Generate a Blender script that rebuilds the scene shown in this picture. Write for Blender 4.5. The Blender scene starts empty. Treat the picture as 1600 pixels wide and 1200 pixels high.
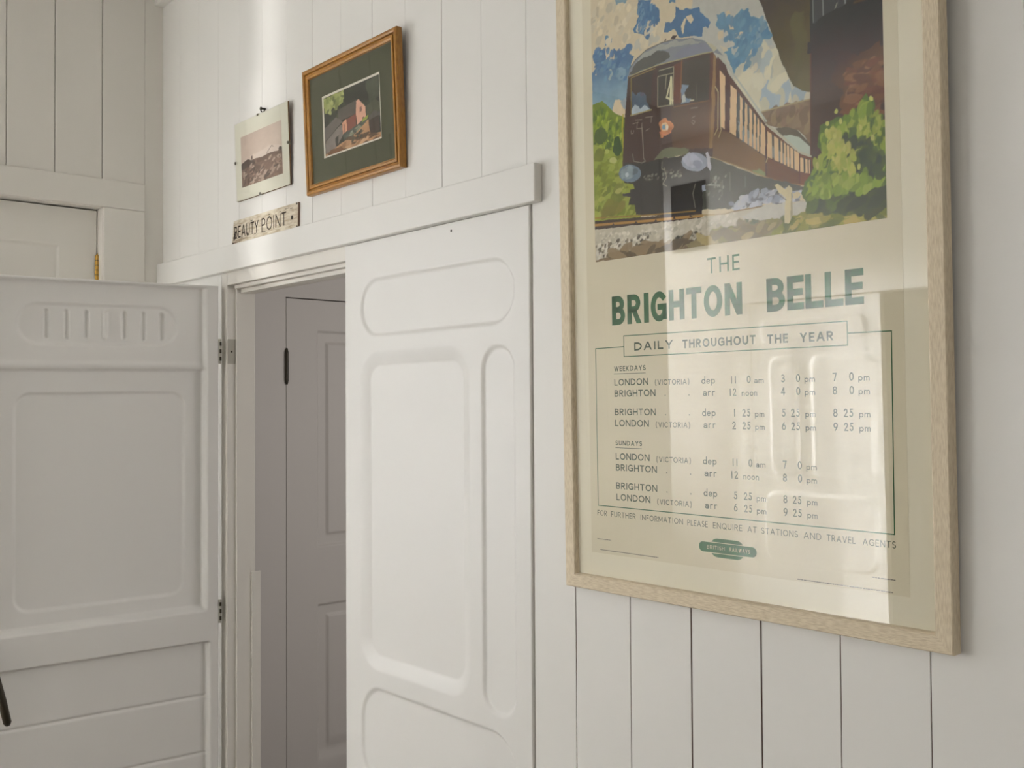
import bpy, math
import numpy as np
from mathutils import Matrix, Vector

sc = bpy.context.scene
COL = sc.collection

# ------------------------------------------------------------------ camera
cam_data = bpy.data.cameras.new('camera')
cam = bpy.data.objects.new('camera', cam_data)
COL.objects.link(cam)
RT = ((0.65841, -0.02021, -0.75238), (0.75264, 0.00970, 0.65837), (-0.00600, -0.99975, 0.02160))  # right, down, forward as columns
cam.matrix_world = Matrix(((RT[0][0], -RT[0][1], -RT[0][2], 0.0),
                           (RT[1][0], -RT[1][1], -RT[1][2], -1.39),
                           (RT[2][0], -RT[2][1], -RT[2][2], 1.55), (0, 0, 0, 1)))
cam_data.sensor_width = 36.0
cam_data.lens = 36.0
cam_data.clip_start = 0.02
sc.camera = cam

# ------------------------------------------------------------------ world, daylight, added lamps, exposure
world = bpy.data.worlds.new('world')
sc.world = world
world.use_nodes = True
world.node_tree.nodes['Background'].inputs[0].default_value = (0.75, 0.85, 1.0, 1)
world.node_tree.nodes['Background'].inputs[1].default_value = 0.15


def area(name, loc, target, sx, sy, power, color, spread=180):
    l = bpy.data.lights.new(name, 'AREA')
    l.shape = 'RECTANGLE'
    l.size, l.size_y = sx, sy
    l.energy = power
    l.color = color
    l.spread = math.radians(spread)
    o = bpy.data.objects.new(name, l)
    COL.objects.link(o)
    d = (Vector(target) - Vector(loc)).normalized()
    up = Vector((0, 0, 1))
    z = -d
    x = up.cross(z).normalized()
    y = z.cross(x)
    o.matrix_world = Matrix(((x.x, y.x, z.x, loc[0]), (x.y, y.y, z.y, loc[1]), (x.z, y.z, z.z, loc[2]), (0, 0, 0, 1)))
    return o


area('window_daylight', (-3.36, -1.42, 1.62), (-2.0, -1.42, 1.6), 0.80, 1.5, 11.5, (0.96, 0.98, 1.0))
area('window_sunpatch', (-3.34, -1.42, 1.75), (-2.75, -3.3, 0.95), 0.5, 0.7, 108, (0.97, 0.98, 1.0), 58)
area('window_sliver', (-3.345, -1.16, 2.1), (-2.65, 0.0, 2.1), 0.15, 1.7, 0.22, (1.0, 0.99, 0.97), 7)
area('alcove_rake_light', (-4.45, -2.98, 1.5), (-2.2, -3.27, 1.3), 0.5, 2.3, 58, (0.98, 0.98, 1.0), 75)  # added lamp raking along the opposite wall; the alcove has no window
area('far_fill_light', (2.15, -1.5, 1.5), (0.0, -1.4, 1.5), 1.4, 1.4, 1.8, (1.0, 0.97, 0.95))  # added weak fill from the unseen far end, no window there
area('hall_fill_light', (-1.3, 1.9, 1.6), (-3.6, 0.9, 1.4), 0.8, 1.2, 14, (1.0, 0.96, 0.93))  # added lamp that lifts the dim hall beyond the doorway

sc.view_settings.view_transform = 'Standard'
sc.view_settings.look = 'None'
sc.view_settings.gamma = 1.0
sc.view_settings.use_curve_mapping = False
sc.view_settings.exposure = 0.34


# ------------------------------------------------------------------ helpers
def lin(c):
    c = np.asarray(c, float) / 255.0
    return np.where(c <= 0.04045, c / 12.92, ((c + 0.055) / 1.055) ** 2.4)


def rgba(c, k=1.0):
    v = lin(c) * k
    return (float(v[0]), float(v[1]), float(v[2]), 1.0)


def mat(name, color, rough=0.5, spec=0.5, metal=0.0, bump=0.0, bscale=60.0, var=0.0, stretch=(1, 1, 1), vscale=8.0, dark=None, emit=None):
    m = bpy.data.materials.new(name)
    m.use_nodes = True
    nt = m.node_tree
    b = nt.nodes['Principled BSDF']
    b.inputs['Base Color'].default_value = color
    b.inputs['Roughness'].default_value = rough
    b.inputs['Specular IOR Level'].default_value = spec
    b.inputs['Metallic'].default_value = metal
    tc = nt.nodes.new('ShaderNodeTexCoord')
    mp = nt.nodes.new('ShaderNodeMapping')
    mp.inputs['Scale'].default_value = stretch
    nt.links.new(tc.outputs['Object'], mp.inputs['Vector'])
    if var > 0 or dark:
        n = nt.nodes.new('ShaderNodeTexNoise')
        n.inputs['Scale'].default_value = vscale
        n.inputs['Detail'].default_value = 6
        nt.links.new(mp.outputs['Vector'], n.inputs['Vector'])
        r = nt.nodes.new('ShaderNodeValToRGB')
        d = dark if dark else tuple(x * (1 - var) for x in color[:3]) + (1,)
        r.color_ramp.elements[0].position = 0.33
        r.color_ramp.elements[0].color = d
        r.color_ramp.elements[1].position = 0.6
        r.color_ramp.elements[1].color = color
        nt.links.new(n.outputs['Fac'], r.inputs['Fac'])
        nt.links.new(r.outputs['Color'], b.inputs['Base Color'])
    if bump > 0:
        n2 = nt.nodes.new('ShaderNodeTexNoise')
        n2.inputs['Scale'].default_value = bscale
        n2.inputs['Detail'].default_value = 4
        nt.links.new(mp.outputs['Vector'], n2.inputs['Vector'])
        bp = nt.nodes.new('ShaderNodeBump')
        bp.inputs['Strength'].default_value = bump
        bp.inputs['Distance'].default_value = 0.002
        nt.links.new(n2.outputs['Fac'], bp.inputs['Height'])
        nt.links.new(bp.outputs['Normal'], b.inputs['Normal'])
    return m


def glass_mat(name, ior):
    m = bpy.data.materials.new(name)
    m.use_nodes = True
    nt = m.node_tree
    nt.nodes.remove(nt.nodes['Principled BSDF'])
    out = nt.nodes['Material Output']
    fr = nt.nodes.new('ShaderNodeFresnel')
    geo = nt.nodes.new('ShaderNodeNewGeometry')      # same index on both faces of the thin pane
    mr = nt.nodes.new('ShaderNodeMapRange')
    mr.inputs['To Min'].default_value = ior
    mr.inputs['To Max'].default_value = 1.0 / ior
    nt.links.new(geo.outputs['Backfacing'], mr.inputs['Value'])
    nt.links.new(mr.outputs['Result'], fr.inputs['IOR'])
    tr = nt.nodes.new('ShaderNodeBsdfTransparent')
    gl = nt.nodes.new('ShaderNodeBsdfGlossy')
    gl.inputs['Roughness'].default_value = 0.012
    mx = nt.nodes.new('ShaderNodeMixShader')
    nt.links.new(fr.outputs[0], mx.inputs[0])
    nt.links.new(tr.outputs[0], mx.inputs[1])
    nt.links.new(gl.outputs[0], mx.inputs[2])
    nt.links.new(mx.outputs[0], out.inputs['Surface'])
    return m


def paint_attr_mat(name, rough=0.6):
    m = bpy.data.materials.new(name)
    m.use_nodes = True
    nt = m.node_tree
    b = nt.nodes['Principled BSDF']
    at = nt.nodes.new('ShaderNodeAttribute')
    at.attribute_name = 'pigment'
    nt.links.new(at.outputs['Color'], b.inputs['Base Color'])
    b.inputs['Roughness'].default_value = rough
    b.inputs['Specular IOR Level'].default_value = 0.2
    return m


WHITE = mat('white_gloss_paint', (0.80, 0.785, 0.745, 1), 0.42, 0.4, bump=0.12, bscale=35)
WHITE_DOOR = mat('white_door_paint', (0.80, 0.785, 0.75, 1), 0.4, 0.4, bump=0.10, bscale=28)
WHITE_WARM = mat('cream_white_paint', (0.78, 0.75, 0.69, 1), 0.45, 0.35, bump=0.1, bscale=35)
GAP = mat('bare_board_edge', rgba((128, 100, 88)), 0.9, 0.1)
GAP_SHADE = mat('gap_shade', rgba((48, 42, 38)), 0.9, 0.1)  # shade as a colour, for the backings behind the door gaps
CEIL = mat('ceiling_paint', (0.78, 0.77, 0.74, 1), 0.8, 0.2)
FLOOR = mat('floor_boards', rgba((112, 100, 88)), 0.5, 0.4, var=0.3, stretch=(1, 12, 1), vscale=4)
METAL_PAINT = mat('painted_hinge', rgba((176, 172, 160)), 0.35, 0.5)
IRON = mat('dark_iron', rgba((52, 46, 34)), 0.4, 0.5, 0.3)
BRASS = mat('brass', rgba((176, 138, 62)), 0.35, 0.5, 0.7)
OAK_V = mat('pale_oak_vertical', rgba((224, 210, 184)), 0.55, 0.3, bump=0.12, bscale=90, dark=rgba((200, 183, 155)), stretch=(40, 40, 5), vscale=14)
OAK_H = mat('pale_oak_horizontal', rgba((224, 210, 184)), 0.55, 0.3, bump=0.12, bscale=90, dark=rgba((200, 183, 155)), stretch=(5, 40, 40), vscale=14)
GOLD_V = mat('gilt_wood_vertical', rgba((160, 112, 40)), 0.38, 0.5, dark=rgba((130, 86, 28)), stretch=(40, 40, 5), vscale=14)
GOLD_H = mat('gilt_wood_horizontal', rgba((160, 112, 40)), 0.38, 0.5, dark=rgba((130, 86, 28)), stretch=(5, 40, 40), vscale=14)
MOUNT = mat('cream_mount', rgba((240, 233, 210)), 0.8, 0.2)
PAPER = mat('aged_paper', rgba((230, 221, 194)), 0.75, 0.2, var=0.05, vscale=5)
INK_GREEN = mat('green_ink', rgba((38, 98, 56)), 0.7, 0.2)
INK_DARK = mat('dark_green_ink', rgba((56, 76, 50)), 0.7, 0.2)
INK_GREY = mat('grey_ink', rgba((110, 104, 92)), 0.7, 0.2)
GREEN_MAT = mat('sage_green_mount', rgba((80, 82, 60)), 0.85, 0.15)
BEVEL = mat('white_mount_bevel', rgba((225, 220, 205)), 0.7, 0.2)
CARD = mat('white_card', rgba((226, 224, 206)), 0.7, 0.2)
HARDBOARD = mat('brown_hardboard', rgba((128, 100, 74)), 0.8, 0.2)
STEEL = mat('clip_steel', rgba((120, 116, 104)), 0.3, 0.5, 0.8)
SIGNWOOD = mat('weathered_sign_wood', rgba((214, 205, 186)), 0.8, 0.2, bump=0.2, bscale=60, dark=rgba((172, 156, 132)), stretch=(3, 10, 14), vscale=9)
SIGNEDGE = mat('sign_dark_wood', rgba((128, 106, 92)), 0.8, 0.2)
SIGNINK = mat('burnt_lettering', rgba((52, 42, 36)), 0.8, 0.2)
GLASS = glass_mat('picture_glass', 1.56)
GLASS_S = glass_mat('small_picture_glass', 1.5)
ART = paint_attr_mat('printed_artwork')


class MB:
    """collects shapes for one mesh object"""

    def __init__(self):
        self.v, self.f, self.m = [], [], []

    def face(self, pts, mi=0):
        i = len(self.v)
        self.v += [tuple(p) for p in pts]
        self.f.append(tuple(range(i, i + len(pts))))
        self.m.append(mi)

    def box(self, x0, x1, y0, y1, z0, z1, mi=0):
        i = len(self.v)
        self.v += [(x0, y0, z0), (x1, y0, z0), (x1, y1, z0), (x0, y1, z0), (x0, y0, z1), (x1, y0, z1), (x1, y1, z1), (x0, y1, z1)]
        for q in ((3, 2, 1, 0), (4, 5, 6, 7), (0, 1, 5, 4), (1, 2, 6, 5), (2, 3, 7, 6), (3, 0, 4, 7)):
            self.f.append(tuple(i + k for k in q))
            self.m.append(mi)

    def tube(self, pts, rad, n=14, mi=0):
        pts = [Vector(p) for p in pts]
        rings = []
        for k, p in enumerate(pts):
            d = (pts[min(k + 1, len(pts) - 1)] - pts[max(k - 1, 0)]).normalized()
            a = d.orthogonal().normalized()
            b = d.cross(a)
            r = rad[k] if isinstance(rad, (list, tuple)) else rad
            rings.append(len(self.v))
            for j in range(n):
                t = 2 * math.pi * j / n
                self.v.append(tuple(p + a * (r * math.cos(t)) + b * (r * math.sin(t))))
        for k in range(len(pts) - 1):
            for j in range(n):
                self.f.append((rings[k] + j, rings[k] + (j + 1) % n, rings[k + 1] + (j + 1) % n, rings[k + 1] + j))
                self.m.append(mi)
        self.f.append(tuple(rings[0] + j for j in reversed(range(n))))
        self.m.append(mi)
        self.f.append(tuple(rings[-1] + j for j in range(n)))
        self.m.append(mi)

    def build(self, name, mats, parent=None, bevel=0.0, smooth=False):
        me = bpy.data.meshes.new(name)
        me.from_pydata(self.v, [], self.f)
        for m in (mats if isinstance(mats, (list, tuple)) else [mats]):
            me.materials.append(m)
        me.polygons.foreach_set('material_index', self.m)
        if smooth:
            me.polygons.foreach_set('use_smooth', [True] * len(self.f))
        me.update()
        return link(name, me, parent, bevel)


def link(name, me, parent=None, bevel=0.0):
    o = bpy.data.objects.new(name, me)
    COL.objects.link(o)
    if parent:
        o.parent = parent
    if bevel:
        md = o.modifiers.new('bevel', 'BEVEL')
        md.width = bevel
        md.segments = 2
        md.limit_method = 'ANGLE'
    return o


def thing(name, label, cat, matrix, group=None):
    o = bpy.data.objects.new(name, None)
    o.empty_display_size = 0.05
    COL.objects.link(o)
    o.matrix_world = matrix
    o['label'] = label
    o['category'] = cat
    if group:
        o['group'] = group
    return o


def struct(o):
    o['kind'] = 'structure'
    return o


# ------------------------------------------------------------------ plank walls
def plank_profile(u0, u1, joints):
    """profile points (u, depth, material) along a boarded wall"""
    pts = [(u0, 0.0, 0)]
    for p, w, d, mi in sorted(joints):
        if p - w > u0 + 0.003 and p + w < u1 - 0.003:
            h = w / 2
            e = 0.0002 if d < 0.0018 else (0.0005 if d < 0.0035 else 0.0008)
            pts += [(p - h - e, 0, 0), (p - h, e, 0), (p - h, d, mi), (p + h, d, mi), (p + h, e, mi), (p + h + e, 0, 0)]
    pts.append((u1, 0.0, 0))
    return pts


def plank_section(mb, u0, u1, z0, z1, joints, place, thick):
    """place(u, depth, z) -> point"""
    pr = plank_profile(u0, u1, joints)
    for a, b in zip(pr[:-1], pr[1:]):
        mb.face([place(a[0], a[1], z0), place(b[0], b[1], z0), place(b[0], b[1], z1), place(a[0], a[1], z1)], b[2] if b[2] == a[2] or b[2] else 0)
    for u in (u0, u1):
        mb.face([place(u, 0, z0), place(u, thick, z0), place(u, thick, z1), place(u, 0, z1)])
    mb.face([place(u0, thick, z0), place(u1, thick, z0), place(u1, thick, z1), place(u0, thick, z1)])
    for z in (z0, z1):
        mb.face([place(u0, 0, z), place(u1, 0, z), place(u1, thick, z), place(u0, thick, z)])


XE = -3.3805      # end wall
YO = -3.30        # opposite wall
ZC = 2.98         # ceiling
J = [(-3.24, .0005, .0007, 0), (-3.10, .0005, .0007, 0), (-2.957, .0007, .0012, 0), (-2.815, .0005, .0007, 0), (-2.673, .0005, .0007, 0),
     (-2.531, .0006, .001, 0), (-2.3904, .0010, .003, 1), (-2.247, .0005, .0007, 0), (-2.1035, .0010, .003, 1), (-1.963, .0005, .0007, 0),
     (-1.8226, .0012, .004, 1), (-1.6825, .0007, .0014, 0), (-1.5391, .0009, .002, 0), (-1.4068, .0014, .005, 1), (-1.2663, .0011, .004, 1),
     (-1.1265, .0024, .007, 1), (-0.9843, .0024, .007, 1), (-0.8422, .0012, .005, 1), (-0.7014, .0012, .004, 1)]
J += [(-0.56 + 0.1411 * k, .0012, .006, 0) for k in range(18)]
mb = MB()
pw = lambda u, d, z: (u, d, z)
plank_section(mb, XE, -2.935, 0, ZC, J, pw, 0.112)
plank_section(mb, -2.935, -1.5225, 1.960, ZC, J, pw, 0.112)
plank_section(mb, -1.5225, 2.2, 0, ZC, J, pw, 0.112)
struct(mb.build('wall_right', [WHITE, GAP]))

# end wall with the cupboard door opening and the window opening
JE = [(-0.0634, .0012, .002, 0), (-0.2035, .0026, .006, 0), (-0.3513, .0026, .006, 0), (-0.4944, .0026, .006, 0)] + [(-0.637 - 0.1435 * k, .0026, .006, 0) for k in range(18)]
mb = MB()
pe = lambda u, d, z: (XE - d, u, z)
plank_section(mb, -0.2007, 0.0, 0, 2.207, JE, pe, 0.10)
plank_section(mb, -0.99, 0.0, 2.207, ZC, JE, pe, 0.10)
plank_section(mb, -0.99, -0.95, 0, 2.207, JE, pe, 0.10)
plank_section(mb, -1.86, -0.99, 0, 0.85, JE, pe, 0.10)
plank_section(mb, -1.86, -0.99, 2.56, ZC, JE, pe, 0.10)
plank_section(mb, -2.67, -1.86, 0, ZC, JE, pe, 0.10)
struct(mb.build('wall_back', [WHITE_WARM, GAP]))

# opposite wall, wall behind the camera, alcove, floor and ceiling
mb = MB()
mb.box(-4.5, -3.33, YO - 0.1, YO, 0, ZC)
mb.box(-3.33, -1.78, YO - 0.1, YO, 2.0, ZC)
mb.box(-1.78, 2.2, YO - 0.1, YO, 0, ZC)
struct(mb.build('wall_left', WHITE))
mb = MB()
mb.box(2.2, 2.3, YO - 0.1, 0.1, 0, ZC)
struct(mb.build('wall_front', WHITE))
mb = MB()
mb.box(-4.6, -4.5, YO - 0.1, -2.57, 0, ZC)
mb.box(-4.5, XE - 0.1, -2.67, -2.57, 0, ZC)
struct(mb.build('wall_alcove', WHITE))
mb = MB()
mb.box(-4.6, 2.3, YO - 1.6, 2.7, -0.1, 0)
struct(mb.build('floor', FLOOR))
mb = MB()
mb.box(-4.6, 2.3, YO - 1.6, 2.7, ZC, ZC + 0.1)
struct(mb.build('ceiling', CEIL))

# dark room seen through the opposite doorway
mb = MB()
mb.box(-3.4, -1.7, YO - 1.5, YO - 1.4, 0, ZC)
mb.box(-3.4, -3.31, YO - 1.4, YO - 0.1, 0, ZC)
mb.box(-1.77, -1.7, YO - 1.4, YO - 0.1, 0, ZC)
struct(mb.build('wall_room', mat('dim_room_paint', rgba((120, 112, 100)), 0.8, 0.2)))

# cornice and door head board on the boarded wall, door casing
mb = MB()
mb.box(XE, 2.2, -0.032, 0, 2.912, 2.945)
mb.box(XE, 2.2, -0.05, 0, 2.945, ZC)
struct(mb.build('trim_1', WHITE, bevel=0.004))
mb = MB()
mb.box(XE + 0.001, -1.493, -0.022, 0.0, 1.958, 2.0345)
struct(mb.build('trim_2', WHITE, bevel=0.0022))
mb = MB()
mb.box(-2.935, -2.896, 0.0, 0.088, 0, 1.960)
mb.box(-2.896, -2.889, 0.027, 0.088, 0, 1.921)
mb.box(-2.889, -2.884, 0.075, 0.105, 0, 1.05)
mb.box(-2.896, -2.224, 0.0, 0.02, 1.921, 1.960)
mb.box(-2.889, -1.523, 0.04, 0.055, 1.900, 1.960)
mb.box(-2.889, -2.224, 0.02, 0.04, 1.911, 1.960)
mb.box(-2.889, -1.523, 0.055, 0.088, 1.900, 1.960)
mb.box(-1.548, -1.523, 0.040, 0.088, 0, 1.900)
mb.box(-1.5268, -1.5228, 0.002, 0.040, 0, 1.957)
struct(mb.build('trim_3', WHITE_WARM, bevel=0.002))

# casing of the cupboard door on the end wall
mb = MB()
mb.box(XE, XE + 0.008, -1.03, -0.064, 2.207, 2.299)
mb.box(XE, XE + 0.008, -0.2007, -0.0645, 0, 2.2072)
mb.box(XE, XE + 0.008, -1.03, -0.95, 0, 2.207)
mb.box(XE - 0.095, XE + 0.001, -0.2030, -0.196, 0, 2.2045)
mb.box(XE - 0.095, XE + 0.001, -0.95, -0.2030, 2.2045, 2.212)
mb.box(XE - 0.095, XE + 0.001, -0.955, -0.9485, 0, 2.2045)
struct(mb.build('trim_4', WHITE_WARM, bevel=0.003))

# window in the end wall (out of view, lights the passage)
mb = MB()
for y0, y1, z0, z1 in ((-1.86, -1.82, 0.85, 2.56), (-1.02, -0.99, 0.85, 2.56), (-1.82, -1.02, 0.85, 0.89), (-1.82, -1.02, 2.52, 2.56)):
    mb.box(XE - 0.08, XE + 0.015, y0, y1, z0, z1)
struct(mb.build('window_1', WHITE, bevel=0.003))


# ------------------------------------------------------------------ moulded door leaves
def sstep(t):
    t = np.clip(t, 0, 1)
    return t * t * (3 - 2 * t)


def rrect(U, V, u0, u1, v0, v1, r):
    qx = np.abs(U - (u0 + u1) / 2) - (u1 - u0) / 2 + r
    qy = np.abs(V - (v0 + v1) / 2) - (v1 - v0) / 2 + r
    return np.hypot(np.maximum(qx, 0), np.maximum(qy, 0)) + np.minimum(np.maximum(qx, qy), 0) - r   # < 0 inside


def relief_slab(name, us, vs, hfun, thick, m, parent=None, shear=0.0):
    """local frame: x = u, y = outward, z = v; front relief on y = h, flat back on y = -thick"""
    U, V = np.meshgrid(us, vs)
    H = hfun(U, V)
    nu, nv = len(us), len(vs)
    F = np.stack([U, H, V - shear * U], -1).reshape(-1, 3)
    cu = np.array([us[0], us[-1], us[-1], us[0]])
    cv = np.array([vs[0], vs[0], vs[-1], vs[-1]])
    Bk = np.stack([cu, np.full(4, -thick), cv - shear * cu], -1)
    idx = np.arange(nu * nv).reshape(nv, nu)
    # front faces wound so that normals face +y
    q = np.stack([idx[:-1, :-1], idx[1:, :-1], idx[1:, 1:], idx[:-1, 1:]], -1).reshape(-1, 4)
    faces = q.tolist()
    n = nu * nv
    verts = F.tolist()
    # side walls use their own copies of the rim so the front keeps smooth shading
    side_start = len(faces)
    def rim(ids, b0, b1):
        s = len(verts)
        pts = [verts[i] for i in ids]
        verts.extend(pts)
        e = len(verts)
        verts.append(Bk[b0].tolist())
        verts.append(Bk[b1].tolist())
        faces.append(list(range(s, e)) + [e + 1, e])
    rim(idx[0, :].tolist(), 0, 1)
    rim(idx[:, -1].tolist(), 1, 2)
    rim(idx[-1, ::-1].tolist(), 2, 3)
    rim(idx[::-1, 0].tolist(), 3, 0)
    s = len(verts)
    verts.extend(Bk.tolist())
    faces.append([s, s + 1, s + 2, s + 3])
    me = bpy.data.meshes.new(name)
    me.from_pydata(verts, [], faces)
    sm = [True] * side_start + [False] * (len(faces) - side_start)
    me.polygons.foreach_set('use_smooth', sm)
    me.materials.append(m)
    me.update()
    return link(name, me, parent)


def edge_round(U, V, us, vs, r=0.003):
    d = np.minimum(np.minimum(U - us[0], us[-1] - U), np.minimum(V - vs[0], vs[-1] - V))
    t = np.clip(1 - d / r, 0, 1)
    return -r * (1 - np.sqrt(np.maximum(1 - t * t, 0)))


def steps(*segs):
    """segments (a, b, step) joined"""
    out = []
    for a, b, s in segs:
        n = max(1, int(round((b - a) / s)))
        out += list(np.linspace(a, b, n, endpoint=False))
    return np.array(out + [segs[-1][1]])


# closed right-hand leaf: faces -Y, so its local frame is turned by 180 degrees (x = -X)
L0, L1, LT = -2.222, -1.527, 1.9575
lu = steps((0, 0.006, 0.001), (0.006, 0.689, 0.003), (0.689, 0.695, 0.001))
lv = steps((0.02, 0.5, 0.02), (0.5, 1.954, 0.003), (1.954, LT, 0.0007))


def leaf_h(U, V):
    X = L1 - U                       # local u runs from the hinge edge to the free edge
    h = np.zeros_like(U)
    s = rrect(X, V, -2.153, -1.572, 1.7195, 1.865, 0.073)
    h -= 0.006 * sstep(-s / 0.010)
    s = rrect(X, V, -2.155, -1.722, 0.915, 1.685, 0.075)
    h -= 0.012 * np.clip(-s / 0.034, 0, 1) ** 1.3
    s = rrect(X, V, -1.684, -1.574, 0.905, 1.680, 0.052)
    h -= 0.006 * sstep(-s / 0.010)
    s = rrect(X, V, -2.153, -1.572, 0.640, 0.876, 0.085)
    h -= 0.006 * sstep(-s / 0.010)
    return h + edge_round(U, V, lu, lv)


leaf = relief_slab('door_2', lu, lv, leaf_h, 0.036, WHITE_DOOR)
leaf.matrix_world = Matrix(((-1, 0, 0, L1), (0, -1, 0, -0.005), (0, 0, 1, 0), (0, 0, 0, 1)))
struct(leaf)
mb = MB()
mb.tube([(-1.7835 - L1 + 0, -0.0045, 0), (-1.7835 - L1, 0.0008, 0)], 0.0028, 8)
hole = mb.build('screw', IRON, leaf)
hole.matrix_basis = Matrix(((-1, 0, 0, 0), (0, 1, 0, 0), (0, 0, 1, 1.938), (0, 0, 0, 1)))

# open left-hand leaf, swung out into the passage, its rails sagging a little
GO = Vector((-2.905, -0.025, 0.0))
GD = Vector((-0.09848, -0.99514, 0))     # from the hinge edge to the free edge
GN = Vector((0.99514, -0.09848, 0))      # its face
SAG = 0.0113
gu = steps((-0.002, 0.004, 0.001), (0.004, 0.65, 0.003), (0.65, 0.684, 0.002))
gv = steps((0.02, 0.44, 0.02), (0.44, 1.912, 0.003), (1.912, 1.918, 0.001))


def gate_h(U, V):
    rise = lambda x, a, b: sstep((x - a) / (b - a))
    stile = np.minimum(rise(U, 0.031, 0.043), rise(0.684 - U, 0.031, 0.043))
    stile_low = np.minimum(rise(U, 0.022, 0.033), rise(0.684 - U, 0.022, 0.033))
    top = rise(V, 1.660, 1.668)                       # 1 on the top board
    upper = rise(V, 0.943, 0.963)                     # 1 above the ledge
    cap = 1 - rise(V, 1.908, 1.912)
    h_top = -0.016 + 0.005 * np.exp(-((V - 1.677) / 0.010) ** 2)
    h_mid = -0.024
    h_low = -0.016
    for g in (0.693, 0.524, 0.360, 0.2):
        h_low = h_low - 0.005 * np.exp(-((V - g) / 0.0035) ** 2)
    body_up = (h_top * top + h_mid * (1 - top)) * upper * stile * cap
    low = (1 - rise(V, 0.850, 0.857))
    h = np.where(V > 0.90, body_up, h_low * low * stile_low)
    # ventilator: oblong recess with slots and a middle bar
    s = rrect(U, V, 0.112, 0.557, 1.729, 1.853, 0.062)
    h -= 0.006 * sstep(-s / 0.012)
    for k, c in enumerate((0.477, 0.424, 0.372, 0.320, 0.268, 0.215, 0.162)):
        s = rrect(U, V, c - 0.008, c + 0.008, 1.749, 1.834, 0.0075)
        h += (0.006 if k == 3 else -0.006) * sstep(-s / 0.005)
    # field panel
    s = rrect(U, V, 0.090, 0.560, 0.998, 1.603, 0.045)
    h -= 0.006 * sstep(-s / 0.010)
    return h + edge_round(U, V, gu, gv)


gate = relief_slab('door_1', gu, gv, gate_h, 0.034, WHITE_DOOR, shear=SAG)
gate.matrix_world = Matrix(((GD.x, GN.x, 0, GO.x), (GD.y, GN.y, 0, GO.y), (0, 0, 1, 0), (0, 0, 0, 1)))
struct(gate)
# hinges in the leaf's own frame (x = from hinge edge, y = outward, z = up)
for z0, z1, screws in ((1.683, 1.758, True), (0.905, 0.975, False)):
    hinge = MB()
    hinge.box(-0.0045, -0.0015, -0.030, -0.001, z0, z1)
    hinge.tube([(-0.006, -0.002, z0), (-0.006, -0.002, z1)], 0.0042, 12)
    ho = hinge.build('hinge', METAL_PAINT, gate)
    mbs = MB()
    for k in range(3):
        zz = z0 + (z1 - z0) * (0.2 + 0.3 * k)
        mbs.box(-0.0095, -0.0040, 0.0015, 0.0035, zz - 0.006, zz + 0.006)
    mbs.build('knuckle_gap', IRON, ho)
mb = MB()
mb.tube([(0.622, 0.014, 0.905), (0.616, 0.026, 0.885), (0.606, 0.031, 0.845), (0.591, 0.031, 0.780), (0.5785, 0.030, 0.722), (0.577, 0.029, 0.714)], [0.007, 0.0085, 0.0095, 0.0105, 0.0105, 0.006], 16)
mb.tube([(0.622, -0.006, 0.905), (0.622, 0.018, 0.905)], 0.012, 16)
mb.build('handle', IRON, gate, smooth=True)
# hinge leaves screwed to the jamb
mb = MB()
mb.box(-2.8962, -2.8945, 0.0008, 0.0262, 1.683, 1.758)
jamb_plate = mb.build('trim_5', METAL_PAINT, bevel=0.0006)
struct(jamb_plate)
mb = MB()
mb.tube([(-2.8947, 0.0135, 1.720), (-2.8940, 0.0135, 1.720)], 0.003, 10)
mb.build('screw', IRON, jamb_plate)
mb = MB()
mb.box(-2.8962, -2.8950, 0.0008, 0.0262, 0.905, 0.975)
struct(mb.build('trim_6', WHITE_WARM, bevel=0.0006))

# cupboard door in the end wall
XD = XE - 0.042
du = steps((0, 0.003, 0.001), (0.003, 0.10, 0.01), (0.10, 0.16, 0.003), (0.16, 0.58, 0.02), (0.58, 0.64, 0.003), (0.64, 0.7405, 0.01))
dv = steps((0.01, 1.9, 0.02), (1.9, 2.1975, 0.004), (2.1975, 2.2005, 0.001))


def cupboard_h(U, V):
    h = np.zeros_like(U)
    for v0, v1 in ((0.2, 1.05), (1.2, 2.078)):
        h -= 0.007 * sstep(-rrect(U, V, 0.118, 0.62, v0, v1, 0.002) / 0.007)
    return h + edge_round(U, V, du, dv, 0.002)


door3 = relief_slab('door_3', du, dv, cupboard_h, 0.034, WHITE_WARM)
door3.matrix_world = Matrix(((0, 1, 0, XD), (-1, 0, 0, -0.2055), (0, 0, 1, 0), (0, 0, 0, 1)))
struct(door3)
mb = MB()
mb.tube([(XD + 0.004, -0.2055, 1.972), (XD + 0.004, -0.2055, 2.052)], 0.0072, 14)
mb.tube([(XD + 0.004, -0.2055, 2.052), (XD + 0.004, -0.2055, 2.058)], [0.005, 0.002], 14)
hb = mb.build('hinge', BRASS, door3)
hb.matrix_parent_inverse = door3.matrix_world.inverted()
mb = MB()
for z in (1.988, 2.004, 2.020, 2.036):
    mb.tube([(XD + 0.004, -0.2055, z - 0.001), (XD + 0.004, -0.2055, z + 0.001)], 0.0074, 14)
mb.build('knuckle_gap', IRON, hb)
mb = MB()
mb.box(XE - 0.12, XE - 0.1, -1.0, -0.15, 0, 2.3)
struct(mb.build('cupboard_gap_backing', GAP_SHADE))  # added dark backing, keeps the gaps round the cupboard door shaded

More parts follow.
